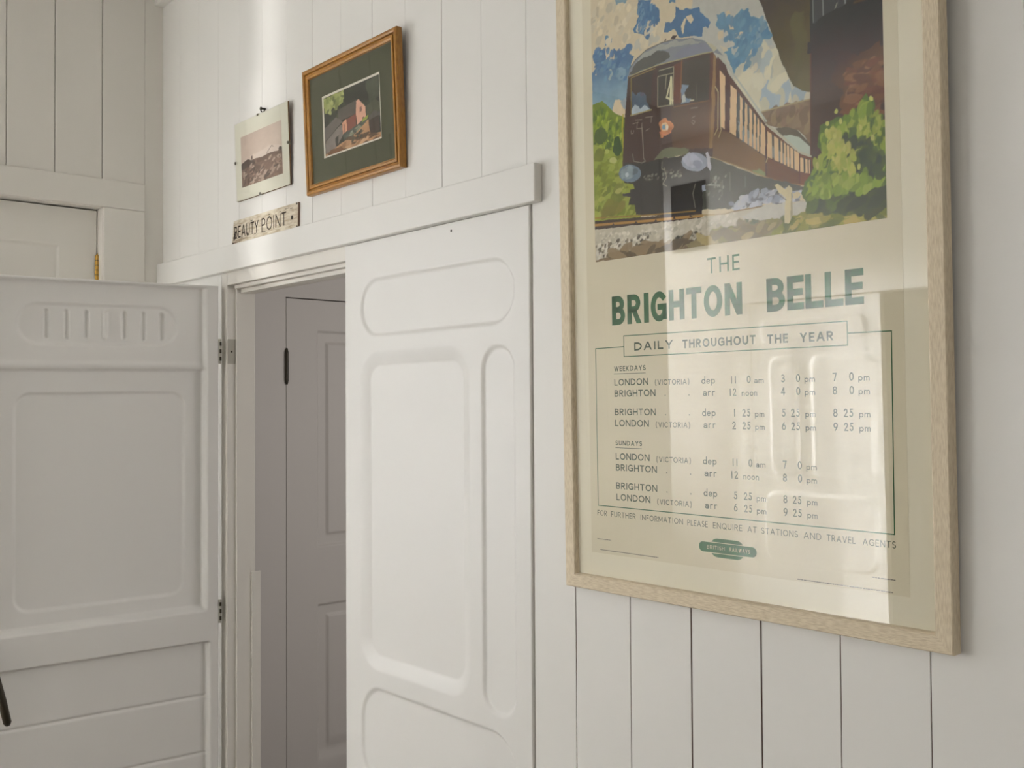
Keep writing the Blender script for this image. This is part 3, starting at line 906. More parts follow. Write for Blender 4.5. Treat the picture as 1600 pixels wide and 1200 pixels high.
# ------------------------------------------------------------------ the large framed timetable poster
PAINT = [
('p',(192,180,152),0,0.05,[46.5,1133.5,704,927.5,695,532.5,33,602]),
('g',(176,176,166),(186,184,170),[411,998.5,467,778.5],6,0.08,[320,1048,584.5,965,578,698,312.5,746]),
('p',(66,102,136),3,0.15,[200,1062.5,231.5,1053,229.5,1046.5,247,1035,250,1023.5,248,1007,235,1008,229,1017,219.5,1016.5,217.5,1008.5,227,998.5,228,984.5,221.5,984,214,992,209,999.5,189.5,1006,186.5,1013.5,193,1017.5,196.5,1025.5,202,1033.5,199,1044.5]),
('p',(88,124,150),4,0.2,[199,1055.5,208.5,1045.5,215,1047,219.5,1032,205,1020.5,214,1006.5,204.5,1002,191.5,1010.5,202,1031.5]),
('p',(66,102,136),3,0.15,[284,1025.5,297.5,1016.5,319,1011,337.5,1009.5,340,997,349.5,983.5,351,973,336.5,970,336,960.5,296,970.5,292,982.5,273.5,985,258.5,989.5,258.5,994.5,263.5,1007.5,274,999.5,283.5,1007.5]),
('p',(88,124,150),3,0.06,[272,1044.5,286,1040,282.5,1030.5,270.5,1036.5]),
('p',(120,146,156),6,0.1,[146,1083,173,1074.5,169.5,1064.5,158,1072,149,1069.5]),
('p',(88,124,150),3,0.2,[120,1018,136,1016,135.5,1006,123.5,1002,117,999.5,119,1010.5]),
('g',(62,98,134),(128,156,170),[129.5,969.5,127.5,900],3,0.12,[97,1002.5,118,993,119,977.5,133,970,143,968.5,138.5,991.5,150.5,984.5,164,985.5,171,990,182.5,988.5,175.5,972.5,187,964.5,180,953,174.5,930.5,172.5,858.5,82,878,84,963,95.5,954,99.5,964.5,87.5,983,86,992.5]),
('p',(192,180,152),3,0.05,[119.5,999,128.5,999,135,991,141.5,975.5,131,971.5,122.5,980]),
('p',(150,165,165),3,0.05,[131,958,137.5,944.5,128.5,935.5,123.5,945.5]),
('p',(118,146,164),5,0.1,[149.5,951.5,166.5,950,169.5,928,149,928,142.5,942]),
('p',(206,190,160),5,0.06,[139.5,895,159.5,893.5,168,878.5,167.5,856,138.5,862,125,858]),
('p',(196,186,160),5,0.06,[87,898.5,110,898.5,114,867.5,83.5,863.5]),
('p',(150,160,165),4,0.06,[157.5,891,168.5,895,169,872,161.5,877]),
('p',(66,102,136),3,0.15,[337.5,1002,357,976.5,353.5,969.5,340.5,975.5,342,966,341.5,959,290.5,972,280.5,983,295,1018.5,312.5,1013.5]),
('p',(192,180,152),3,0.06,[307,1000,319,1002,324,991,318.5,987.5]),
('p',(192,180,152),3,0.06,[292,1032,311,1021,302,1014,291.5,1018.5]),
('p',(200,188,158),3,0.06,[294.5,984.5,303.5,998.5,308.5,998.5,301,974.5]),
('p',(92,132,156),5,0.14,[370.5,988.5,385,986.5,391,972,397,953,407,973.5,417,982.5,432,978,435,965.5,462,954,478,921.5,467,915.5,452,909.5,436.5,895.5,425.5,898.5,423.5,872,412.5,868,396,901,383.5,921.5,390,926,399.5,923.5,406,924.5,397,944,384.5,954,371.5,967]),
('p',(84,124,152),6,0.1,[418,978,430.5,977,438,962,462,952.5,473.5,926.5,437,929,422.5,952.5]),
('p',(192,180,152),4,0.05,[388.5,986,394.5,985,400.5,970.5,392.5,970]),
('p',(195,185,160),4,0.05,[395.5,962.5,403.5,963,406.5,954.5,397,954.5]),
('p',(160,168,165),5,0.06,[398.5,950,420.5,945,422,938.5,412.5,933,400,941.5]),
('p',(198,186,158),2,0.06,[422,940,421.5,938.5,420.5,937.5,419,937,417,937.5,415.5,938.5,414.5,940.5,414,942.5,414.5,944,416,945,417.5,945.5,419,945,420.5,944,421.5,942]),
('p',(192,180,152),4,0.06,[374.5,958,382.5,954.5,382.5,942.5,376,943]),
('p',(192,184,160),5,0.06,[379,934.5,391.5,927,394.5,919.5,383.5,920]),
('p',(165,172,166),6,0.06,[398,921.5,413.5,921,412,907,404,912]),
('p',(170,176,170),5,0.06,[461.5,919.5,476,918,480.5,907,467,905.5]),
('b',60,3,4,14,1.6,60,[(192,188,166),(182,182,168),(198,192,170),(160,170,168)],[424,899,452,903,488.5,882,509.5,844.5,514.5,818.5,429,838.5,414,867.5]),
('b',70,4,5,14,1.6,70,[(190,188,165),(180,182,168),(200,195,170),(150,165,172),(194,190,168)],[415.5,870.5,504.5,868.5,526,829.5,543.5,815.5,541.5,806,455.5,807.5,432,831.5]),
('b',70,41,2,7,1.5,60,[(200,188,160),(184,172,146),(194,184,160),(178,170,148)],[83,1095.5,199,1060.5,185,1015,174.5,993,88,1014]),
('b',40,42,2,6,1.5,50,[(198,188,162),(176,174,160),(190,180,154)],[196.5,1016.5,246,1007.5,261.5,993.5,261,976.5,229.5,975.5,194,978]),
('b',60,43,2,5,1.6,40,[(70,106,142),(84,120,150),(58,94,130),(100,134,156)],[88,1003.5,180.5,981.5,172.5,927,86.5,948.5]),
('b',40,44,1.5,4,1.6,60,[(72,110,146),(58,96,132),(92,128,154)],[202.5,1054.5,244,1038.5,246.5,1010,217,998.5,198,1009]),
('b',60,45,2,6,1.6,60,[(100,138,160),(86,126,154),(118,148,164),(94,134,160)],[372,986.5,462,952.5,470.5,926,445.5,901,426.5,877.5,399,905.5]),
('p',(122,104,84),0,0.1,[452.5,806.5,544.5,807,543,733.5,532,752,520,763.5,501.5,772.5,482,775.5,463,784.5]),
('b',46,5,3,8,1.7,80,[(136,118,94),(112,94,76),(146,128,98),(128,106,88)],[463.5,801.5,543.5,801.5,542.5,750,520,769,486.5,779.5]),
('l',(160,146,110),2.2,[453.5,806.5,544.5,806.5]),
('p',(92,84,70),1,0.06,[480,775.5,501.5,772.5,520,763.5,543,735.5,543,728.5,532,739.5,515.5,754,491.5,761]),
('p',(172,182,168),0,0.04,[489.5,761,507.5,759,522,752.5,543,732,542.5,714,521,725.5]),
('g',(66,56,38),(92,84,54),[481.5,977,527.5,837.5],2,0.1,[446.5,996.5,549.5,965,546,815.5,530,821.5,516,833.5,505,850,491,883.5,474,933.5,454.5,985.5]),
('p',(86,80,50),10,0.1,[514,953.5,533,945,535,891.5,527.5,837.5,516.5,854,513,911.5]),
('g',(44,34,26),(70,54,42),[576,921,573.5,812.5],0,0.07,[546,966,666,929,662,596,539.5,613]),
('g',(64,46,35),(112,78,54),[604.5,859,647,795.5],16,0.1,[584,864.5,619.5,860.5,662.5,859.5,664,739,602,752,586,823.5]),
('b',90,6,2.5,7,2.4,8,[(104,70,48),(124,88,62),(92,60,42),(116,80,54),(100,62,46)],[604,832.5,663.5,843.5,664.5,771.5,610,777]),
('p',(60,62,62),3,0.1,[550,964.5,612.5,945.5,603.5,932,585.5,929.5,570,927,551.5,917.5]),
('l',(110,115,112),1.5,[551,964.5,551,921.5]),
('l',(112,118,116),2,[568,959,568,927.5]),
('l',(120,128,125),2.5,[604.5,948,605,934.5]),
('l',(120,122,110),2,[588.5,932.5,591.5,938.5]),
('l',(74,62,40),4,[619.5,931,647,931]),
('p',(52,42,34),1,0.06,[540,894,547,892.5,546.5,874.5,539.5,876.5]),
('l',(92,62,50),2,[545,875,539.5,613]),
('g',(104,122,44),(140,146,60),[122.5,862.5,118.5,698.5],2,0.12,[81,901,107.5,903.5,131,881.5,162,860,177.5,850.5,175,759,197.5,732.5,196,670,77,678.5]),
('b',190,7,1.6,4.5,1.9,80,[(128,146,50),(96,118,40),(74,96,38),(150,162,66),(112,134,44)],[83.5,898.5,107.5,888.5,153.5,857,161.5,830,157.5,794.5,84.5,819]),
('b',190,8,2.5,7,1.7,20,[(136,146,62),(150,154,74),(118,130,52),(142,150,68),(106,116,46)],[84.5,823.5,155,793,148,743,173.5,734.5,166.5,697.5,186.5,699,186,682,84.5,690.5]),
('p',(72,90,36),4,0.2,[121,836,119,829,114,824,107,822,99,823.5,91.5,828,87,835.5,85,843,87,850.5,92.5,855.5,99.5,857,107.5,855.5,114.5,850.5,119.5,843.5]),
('p',(56,78,44),4,0.2,[154.5,810,153.5,802,150,796,145.5,793,141,794,136.5,798.5,133.5,805.5,133,814,134,822.5,137.5,828.5,142,831,146.5,830,151,825.5,154,818.5]),
('p',(110,118,50),4,0.06,[108,801.5,107,796.5,103.5,792.5,98.5,791,93.5,791.5,88.5,795,85.5,800.5,84.5,806,85.5,811.5,89,815.5,94,817,99.5,816,104,812.5,107,807.5]),
('b',12,9,5,11,2,10,[(112,112,50),(122,118,56)],[106,713,152.5,708,158,686,108.5,695.5]),
('b',10,10,3,8,2,20,[(108,116,50),(158,158,90)],[121.5,743,159,739,155.5,716,127,721]),
('p',(168,172,110),1,0.06,[142.5,787,141.5,785,138.5,783.5,135,783,131,784,127,785.5,124.5,788,123.5,790.5,124.5,793,127.5,794.5,131,794.5,135,794,139,792,141.5,789.5]),
('p',(160,168,90),2,0.06,[125,806,124.5,804,122.5,802.5,120,802,117,802.5,114.5,804,113,806,112.5,808.5,113,810.5,115,812,117.5,812.5,120.5,812,123,810.5,124.5,808.5]),
('l',(168,156,48),2.6,[159.5,866.5,157,843.5,158.5,800.5]),
('p',(122,127,132),1,0.08,[174,932,177,945,191.5,957.5,217.5,968.5,253,971.5,285.5,969.5,318.5,962,339.5,953.5,358,941.5,371,929,382.5,915,361.5,926.5,339,929.5,292.5,931.5,244,934.5,212.5,933]),
('p',(78,78,72),4,0.12,[176.5,933,183,947,202.5,958,232,960,261,957,273,946,248,936.5,212.5,934.5]),
('p',(152,153,146),4,0.06,[191.5,955,217.5,966,253,969.5,289.5,965.5,320.5,958.5,339.5,951,328,950,289,958,261,960,232,959,206.5,954.5]),
('p',(120,124,136),3,0.06,[328,951.5,349,945.5,358,929.5,339,931,292.5,933.5,276.5,942,300.5,949.5]),
('p',(176,172,146),3,0.04,[349,950,360,941,371,929,362.5,927,356,934.5]),
('l',(88,86,78),1.6,[177,945,191.5,957.5,217.5,968.5,253,971.5,277.5,970]),
('p',(58,48,44),0,0.06,[272.5,973,277.5,977.5,287.5,975,281.5,970]),
('l',(70,60,52),3,[260.5,973,261.5,974.5]),
('p',(84,58,40),0,0.06,[362,924,376.5,905.5,425.5,837,463.5,783.5,461.5,699.5,404.5,729.5,356,752,355.5,834]),
('g',(104,80,56),(116,88,56),[380,776,453.5,720.5],2,0.1,[367.5,794,393,786,461,733.5,460.5,702,356,753,354,783]),
('p',(122,130,88),3,0.06,[436.5,717.5,448.5,718,459.5,708,460,702,438.5,712]),
('p',(100,66,44),0,0.06,[463,782.5,522.5,727.5,521.5,678,500,685,462,700.5]),
('p',(108,70,48),0,0.05,[522.5,727.5,544,716.5,543,674,521.5,678]),
('p',(78,52,38),0,0.05,[372.5,889.5,385,876,384,793,392,786,394.5,792,396.5,871,387,898.5,370.5,917.5]),
('p',(76,78,78),0,0.08,[410,849,461,781,460.5,735.5,405,776]),
('p',(128,136,140),4,0.15,[411,801,449.5,764,447,745,410.5,774]),
('p',(78,74,70),0,0.06,[464.5,774,521.5,727.5,521,699.5,463.5,734]),
('p',(120,124,122),4,0.06,[468.5,752,505.5,721,503,711.5,468,734]),
('p',(80,76,72),0,0.06,[523.5,721.5,542,714,541.5,693,523,699]),
('p',(204,176,136),0,0.05,[414.5,841.5,419,835.5,417,768,411.5,771.5]),
('p',(204,176,136),0,0.05,[424,829.5,428.5,823,426.5,760.5,421,764.5]),
('p',(204,176,136),0,0.05,[432.5,818,437.5,811.5,435.5,754,430,757.5]),
('p',(204,176,136),0,0.05,[440.5,808,444.5,802.5,442.5,748.5,437.5,751.5]),
('p',(204,176,136),0,0.05,[447,799.5,450.5,794.5,448.5,744,444.5,746.5]),
('p',(204,176,136),0,0.05,[453.5,791,461.5,780,460,735,451,741.5]),
('p',(204,176,136),0,0.05,[375.5,893,386,879.5,383,793.5,375,800]),
('p',(204,176,136),0,0.05,[396.5,864,408.5,851.5,405,776.5,392.5,787]),
('p',(204,176,136),0,0.05,[465,773.5,473.5,767,472.5,728,464,733]),
('p',(204,176,136),0,0.05,[477.5,763.5,485.5,757,484.5,721,477,725.5]),
('p',(204,176,136),0,0.05,[489,754.5,492,751.5,491.5,717,488,719]),
('p',(204,176,136),0,0.05,[495,749.5,498.5,746.5,498,713,494,715]),
('p',(204,176,136),0,0.05,[500.5,745,504,742,503.5,709.5,500,711.5]),
('p',(204,176,136),0,0.05,[506.5,740,511.5,736,511,705,505.5,708.5]),
('p',(204,176,136),0,0.05,[513.5,734,521.5,728,521,699,513,704]),
('p',(204,176,136),0,0.05,[523.5,721,529.5,718.5,529,697,523,699]),
('p',(204,176,136),0,0.05,[532,717.5,536.5,715.5,536,694.5,531.5,696]),
('p',(204,176,136),0,0.05,[538.5,715,540.5,714,540,693.5,538,694]),
('l',(172,176,164),2.6,[374,917,387,901.5,426,846,463.5,789.5]),
('l',(176,172,150),2.2,[462.5,785,490,762,521.5,730,542.5,719]),
('l',(78,48,36),2.4,[463,781.5,461,701]),
('l',(84,50,38),1.8,[522.5,727.5,521.5,678]),
('l',(156,136,98),2,[356,752.5,404.5,729.5,460.5,701.5]),
('l',(150,122,84),1.6,[462.5,700.5,500,685,529.5,677]),
('l',(70,44,34),1,[393,786,461,733.5,463.5,733,521,699]),
('l',(190,178,130),1.3,[365.5,868,371,858,369,797]),
('l',(196,184,138),1.3,[375.5,848.5,375,796]),
('l',(180,165,120),1.3,[369,798,361.5,788]),
('l',(180,165,120),1.3,[376.5,795.5,370.5,783]),
('l',(188,170,120),1.3,[464.5,731.5,461.5,725]),
('p',(76,76,68),2,0.14,[342.5,753.5,356,751,460.5,700,531.5,675.5,527,668,499.5,666.5,462,668,428,667.5,392.5,662.5,332.5,669,331.5,731.5]),
('b',110,11,2,6,1.8,15,[(172,176,184),(150,156,168),(96,98,104),(186,188,190),(130,136,150)],[435.5,680.5,467,685.5,485.5,676.5,527,666,526.5,652,466.5,655.5,397.5,659.5,393,670.5]),
('b',26,12,1,3,1.5,50,[(150,152,140),(120,120,110),(96,94,84)],[358,737.5,389,726,377.5,677,341,683]),
('l',(110,112,100),2,[376,711,375,686]),
('l',(108,108,98),2,[391.5,721,391,692]),
('l',(100,104,96),2,[421.5,709.5,421,693]),
('p',(150,156,170),2,0.06,[336.5,720,342,717,341.5,700,335,699]),
('l',(150,152,140),2,[341.5,709.5,370.5,703.5]),
('p',(66,50,38),0,0.07,[173.5,932,212.5,934,244,935,292.5,932,339,930,361,927,367,919,363,844,358.5,766.5,357,753,284.5,770,229.5,767.5,155.5,773,163,856.5]),
('g',(76,58,44),(92,68,52),[286.5,846,324,791.5],3,0.06,[270.5,858.5,354,849,354,770.5,272.5,778.5]),
('l',(160,150,112),1.8,[176,931.5,212.5,934,244,935,292.5,932,339,929.5,360.5,927]),
('p',(58,50,40),0,0.06,[181.5,926,234.5,929.5,229,916,226,861.5,179.5,862.5]),
('p',(78,92,108),5,0.2,[181.5,903,211.5,894.5,219.5,876.5,225.5,861.5,179.5,862]),
('p',(166,178,184),4,0.1,[180.5,871,186.5,877,202.5,869,211,872,225,862.5,202,860.5,180,861]),
('p',(88,84,100),2,0.06,[201,895.5,211.5,894.5,210.5,888.5,202,888.5]),
('l',(128,112,60),1.8,[180.5,927,179,861.5]),
('l',(150,136,90),2.2,[177.5,861,226.5,860.5]),
('l',(140,122,72),1.5,[180.5,928,236.5,931]),
('p',(58,54,46),0,0.06,[243.5,928.5,278.5,923.5,275.5,857,241,862]),
('l',(158,152,126),1.3,[245.5,924.5,276,923.5]),
('l',(158,152,126),1.3,[278.5,923.5,275.5,857]),
('l',(158,152,126),1.3,[243.5,915,278,912.5]),
('l',(158,152,126),1.3,[241,862,275.5,858.5]),
('l',(158,152,126),1.3,[242.5,914,241,863.5]),
('l',(158,152,126),1.3,[262,912.5,259,889.5]),
('l',(198,194,158),3.2,[273,906.5,261.5,874,275,865.5]),
('l',(200,196,160),3.6,[272,907,269.5,861.5]),
('l',(198,194,158),2.4,[273.5,905,273.5,861]),
('p',(92,58,40),0,0.06,[279.5,926,296.5,928,290.5,858,276.5,859.5]),
('l',(122,84,54),2.4,[296.5,929,291,858]),
('p',(62,56,46),0,0.06,[298,926.5,355.5,924,352.5,848,294,857.5]),
('p',(120,136,152),5,0.15,[296,887,307,881.5,302.5,867,316,856,294,857.5]),
('p',(182,186,180),3,0.06,[295,868.5,302.5,870,304.5,859,294,858.5]),
('l',(190,184,160),2.5,[313,857,320,856]),
('l',(92,86,70),1.2,[327,879.5,326.5,855]),
('l',(112,80,52),2,[276.5,854,352,848]),
('g',(88,58,40),(110,84,58),[356,860.5,363.5,859],1,0.05,[356,926.5,361.5,926.5,367,919,365,858.5,359.5,768,350,769.5,352,846.5]),
('p',(136,108,72),2,0.05,[361.5,923.5,367,918,364.5,843.5,357.5,768,352,769,357,830]),
('p',(176,116,74),7,0.25,[272.5,820,271,814,266.5,810,260,808.5,253,810,246.5,814,242.5,820,241,826.5,242.5,832.5,247,836.5,253.5,838,260.5,836.5,267,832.5,271,826.5]),
('p',(196,168,130),3,0.1,[265,821.5,264,818.5,261.5,816.5,257.5,815.5,254,816.5,250,818.5,248,822,247,825,248,828.5,250.5,830.5,254,831,258,830.5,261.5,828,264,825]),
('p',(110,140,160),1,0.06,[257.5,823,257,821,256,819.5,254.5,819,252.5,819.5,251,820.5,250,822.5,249.5,824.5,250,826.5,251,828,252.5,828.5,254.5,828.5,256,827,257,825]),
('p',(206,196,176),1,0.06,[264.5,821,264,819,263.5,817.5,262,816.5,261,817,259.5,818,259,820,259,822,259,824,260,825.5,261,826,262.5,826,263.5,824.5,264,823]),
('l',(186,120,84),2.6,[245,817,256.5,810,269.5,812.5]),
('l',(138,124,112),1.2,[182.5,845,195.5,845]),
('l',(138,124,112),1.2,[189,850.5,204,848]),
('l',(138,124,112),1.2,[193,844,192,834.5,203.5,832.5,204,841.5]),
('l',(138,124,112),1.2,[178,834,178.5,828,183,828,184.5,832.5]),
('l',(138,124,112),1.2,[212.5,850,229.5,848]),
('l',(138,124,112),1.2,[226,848,225,838.5]),
('l',(138,124,112),1.2,[213,826.5,220.5,828.5]),
('l',(138,124,112),1.2,[314,843.5,328,842]),
('l',(138,124,112),1.2,[315.5,827,322,828.5]),
('l',(138,124,112),1.2,[315,819.5,319,815,322,819.5,316,823]),
('l',(138,124,112),1.2,[203.5,832,205.5,799.5,206.5,778]),
('p',(104,106,82),3,0.1,[232,772,248.5,787.5,269.5,786.5,310,773.5,307.5,767,269,768]),
('p',(50,48,40),1,0.07,[160,779,202,771.5,243,770,305,766,344.5,764,351.5,744,350.5,709,335,710,333.5,659,320,658,186,681,183.5,699.5,168,701.5,173,715.5,156,720,156,724.5,173,723,173,728.5,184,728.5,180.5,737.5,159.5,743.5]),
('b',40,13,1,2.6,1.6,10,[(104,104,94),(84,82,74),(124,124,112)],[204,746,289.5,747.5,289,731.5,207,737.5]),
('l',(128,124,110),1.3,[248.5,765,247.5,753,253,750]),
('l',(128,124,110),1.3,[253,754,258,737,249.5,726,258.5,720.5]),
('l',(128,124,110),1.3,[180.5,791.5,183,778,202,771.5,210.5,773,206.5,779]),
('l',(128,124,110),1.3,[205,833.5,206.5,783]),
('l',(128,124,110),1.3,[320,714,314.5,699,319,674.5]),
('p',(106,122,134),1,0.1,[200.5,753,197.5,746.5,190,742.5,179,741,167,743,156,748,148.5,755,145.5,762.5,148.5,769,156.5,773.5,167.5,774.5,179.5,772,190.5,767,198,760.5]),
('p',(128,142,150),6,0.25,[188,756.5,186,752,180.5,749.5,172.5,748.5,163.5,750,155.5,753.5,150,758.5,148.5,763,150.5,767.5,156,770,164,771,173,769,180.5,766,186,761]),
('p',(176,186,190),2,0.06,[170.5,756,170,754.5,168.5,753,167,752.5,165,753,163,754,162,756,161.5,757.5,162,759.5,163,761,165,761,167,761,169,760,170,758]),
('p',(92,104,112),5,0.06,[193.5,757.5,193,755,191,753,188,752,184.5,753,182,754.5,180,757,179.5,760,180,762.5,182,764.5,185,765,188.5,764.5,191,762.5,193,760]),
('p',(140,146,160),1,0.1,[347,746.5,344.5,740,336.5,736,325.5,734.5,313,737,302,742,294,749,291.5,756.5,294.5,763.5,302.5,767.5,314,768.5,326.5,766,337,761,344.5,754]),
('p',(164,168,180),6,0.2,[337,750.5,335,746.5,329.5,744,321.5,743.5,312.5,745,304.5,748.5,299,753,297,758,299.5,762,305,765,313,765.5,322,763.5,330,760,335,755.5]),
('p',(130,136,152),6,0.06,[337,747,336,743.5,333,741.5,329,740.5,324.5,741.5,321,743.5,318,747,317,750.5,318.5,753.5,321,756,325,756.5,329.5,756,333.5,753.5,336,750.5]),
('p',(180,180,186),2,0.06,[344.5,763,349.5,763,354,738,350.5,730.5,346.5,739]),
('p',(62,52,40),1,0.1,[83.5,685,317.5,665,333.5,664.5,333.5,656,84,668.5]),
('l',(140,110,58),2.2,[84,690,213.5,677,319,669]),
('l',(164,124,68),4.4,[84,677,213,667,333.5,659]),
('l',(56,44,36),2.2,[84,671,213,661.5,332,655.5]),
('p',(58,46,38),0,0.06,[127,671,131,674.5,135,670]),
('p',(58,46,38),0,0.06,[181.5,667,185.5,670.5,189.5,666]),
('p',(58,46,38),0,0.06,[228,664,231.5,667.5,235.5,663]),
('p',(58,46,38),0,0.06,[269.5,662.5,273,666,276.5,661.5]),
('p',(58,46,38),0,0.06,[306,660.5,309.5,664,313,659.5]),
('p',(182,176,158),1,0.12,[84,668.5,333.5,655,366.5,656,413,657,528,654,527.5,625.5,412,613.5,316,606,85.5,608.5]),
('b',170,14,1.5,4,1.6,20,[(198,192,176),(170,164,146),(190,184,168),(206,200,186)],[86.5,661.5,332,653,366,654,401.5,654.5,401,639.5,317,631.5,86,633.5]),
('b',130,15,1.2,3.4,1.5,30,[(92,84,70),(120,110,92),(74,66,56),(190,184,170),(206,202,190)],[86,640,174,644,218,638,206.5,621,156,618.5,88.5,613.5]),
('b',50,16,1.2,3,1.5,20,[(86,80,62),(60,56,44),(160,152,134),(112,104,84)],[271,629.5,331.5,633.5,331.5,617.5,276,624.5]),
('p',(112,94,70),3,0.16,[85.5,611.5,156,618.5,228.5,622.5,332.5,617.5,343.5,606.5,291,606,86,607.5]),
('b',40,17,3,10,3,10,[(96,82,58),(130,112,84),(84,72,52)],[127,617.5,239,621,331.5,617.5,331,610,212,608,127,609]),
('p',(134,122,86),4,0.14,[331,621.5,397.5,631,482.5,637,495.5,630.5,533.5,633,532.5,603.5,424.5,606.5,309.5,605.5,296.5,614]),
('b',50,18,4,12,2.2,12,[(146,134,92),(116,104,72),(126,120,70),(160,146,104)],[333.5,619.5,397.5,628,482.5,635.5,493.5,621.5,452,609.5,352,608.5]),
('b',14,19,1,3,1.5,40,[(110,112,80),(84,90,66)],[421.5,642.5,441,641.5,441,632,425.5,634]),
('l',(150,128,84),1.6,[310.5,662,380,655,400,657]),
('l',(134,112,74),2,[398,656.5,443.5,656.5,496,654]),
('l',(84,80,70),1,[441.5,657.5,496,655.5]),
('p',(184,182,170),5,0.08,[443.5,655.5,496,653.5,530,652,530,636.5,495.5,633.5,433.5,639.5,410,646]),
('p',(122,124,50),3,0.14,[472,616,487.5,625,511,634.5,541.5,635.5,604.5,629.5,664,631,663.5,604.5,565,603,460.5,601]),
('b',120,20,2.5,8,2.6,8,[(150,142,70),(104,112,44),(134,134,58),(88,96,40),(166,152,84)],[489.5,623,541.5,632,662,626,662.5,606,565,605.5,495.5,607.5]),
('p',(170,156,88),3,0.06,[531,622.5,553.5,625,557.5,613.5,531,615.5]),
('p',(172,154,86),3,0.06,[594.5,615.5,612,618,623,611.5,619,605,594.5,607]),
('p',(80,100,44),6,0.16,[531.5,633.5,526,668.5,535,687,547.5,706,560,718,554,733.5,561,764,577,766,596.5,765,608,771.5,627,779,635,793,645.5,778.5,647,761,663,752.5,662.5,631,642,627.5,585.5,629]),
('b',460,21,2,6,1.9,75,[(118,140,54),(142,154,64),(98,122,48),(72,94,40),(130,148,58),(154,162,74)],[536,661.5,547.5,704.5,562,717.5,560.5,758.5,596,761.5,613.5,770,632.5,781.5,645,761.5,663,747.5,662.5,641.5,623.5,637,542,637.5]),
('b',60,22,3,8,1.7,60,[(58,72,42),(70,84,44),(50,62,38)],[599.5,735,626,726,660,699,654,669.5,621,682.5,599,717.5]),
('b',40,23,4,11,1.6,40,[(58,70,38),(70,82,42),(84,102,46)],[534,661.5,566,651.5,586,653.5,615,657.5,614.5,638.5,585.5,636,535.5,636.5]),
('b',24,24,5,12,2.6,5,[(56,64,36),(64,74,38)],[608.5,643,661.5,641.5,661,624.5,610.5,630.5]),
('b',70,25,2,5.5,2,85,[(160,162,78),(148,158,70),(172,170,92)],[569,762.5,584.5,752,595.5,728.5,618,707,613.5,683.5,590.5,684,571.5,716]),
('p',(172,174,96),2,0.15,[574,762,574,760,573,758.5,571.5,758,570.5,758.5,569,759.5,568.5,761,568,763.5,568.5,765,569.5,766.5,570.5,767,572,767,573,766,574,764]),
('p',(172,174,96),2,0.15,[572.5,750,572,748,571.5,746.5,570,746,568.5,746.5,567.5,747.5,567,749,566.5,751,567,753,567.5,754.5,569,755,570.5,755,571.5,754,572,752]),
('p',(172,174,96),2,0.15,[586,741,585.5,739,585,738,583.5,737,582.5,737.5,581,738.5,580.5,740,580,742.5,580.5,744,581.5,745.5,582.5,746.5,584,746,585,745,585.5,743]),
('p',(172,174,96),2,0.15,[596,760,596,758,595,756.5,594,756,592.5,756.5,591.5,757.5,590.5,759,590.5,761,590.5,763,591.5,764.5,592.5,765,594,765,595,763.5,596,762]),
('p',(172,174,96),2,0.15,[590,777,589.5,775,588.5,774,587.5,773,586,773.5,585,774.5,584,776.5,584,778.5,584.5,780.5,585,781.5,586.5,782.5,587.5,782,588.5,781,589.5,779]),
('p',(172,174,96),2,0.15,[628,745.5,628,743.5,627,742,626,741.5,624.5,742,623.5,743,622.5,744.5,622.5,746.5,623,748.5,623.5,750,625,750.5,626,750,627,749,628,747.5]),
('p',(172,174,96),2,0.15,[647,726,647,724.5,646,723,645,722.5,643.5,722.5,642.5,723.5,642,725.5,641.5,727.5,642,729,642.5,730.5,644,731,645,731,646,730,647,728]),
('p',(172,174,96),2,0.15,[645.5,782.5,645.5,781,644.5,779.5,643.5,779,642,779,641,780,640.5,782,640,784,640.5,786,641.5,787,642.5,787.5,643.5,787.5,644.5,786.5,645.5,784.5]),
('p',(172,174,96),2,0.15,[624,688,623.5,686,623,684.5,621.5,684,620.5,684,619.5,685,618.5,687,618.5,689,618.5,690.5,619.5,692,620.5,693,622,692.5,623,691.5,623.5,690]),
('p',(172,174,96),2,0.15,[554.5,703,554,701,553,699.5,552,699,550.5,699,549.5,700.5,548.5,702,548.5,704,548.5,706,549.5,707.5,551,708,552,708,553.5,707,554,705]),
('p',(172,174,96),2,0.15,[602,718,601.5,716,600.5,714.5,599.5,714,598.5,714,597,715,596.5,717,596,719,596.5,721,597.5,722.5,598.5,723,600,722.5,601,721.5,601.5,720]),
('b',100,26,2,6,1.9,70,[(128,150,58),(112,134,52),(144,158,68)],[542.5,678.5,559,686,598,676,636,676.5,633.5,653,574,655.5,542,657]),
('p',(192,182,146),0,0.05,[492.5,624.5,496.5,677.5,502,681.5,508,676.5,506.5,632,501,622]),
('p',(150,142,112),0,0.06,[506.5,670,508.5,669.5,507.5,633.5,503.5,628.5]),
('p',(196,186,150),0,0.05,[476.5,686,481.5,688,499,673.5,498,661,483.5,673.5]),
('p',(192,180,146),0,0.06,[508.5,668,518,670,523.5,665.5,519.5,660,509,659]),
('l',(96,86,66),1.4,[481.5,672,497,659.5]),
]

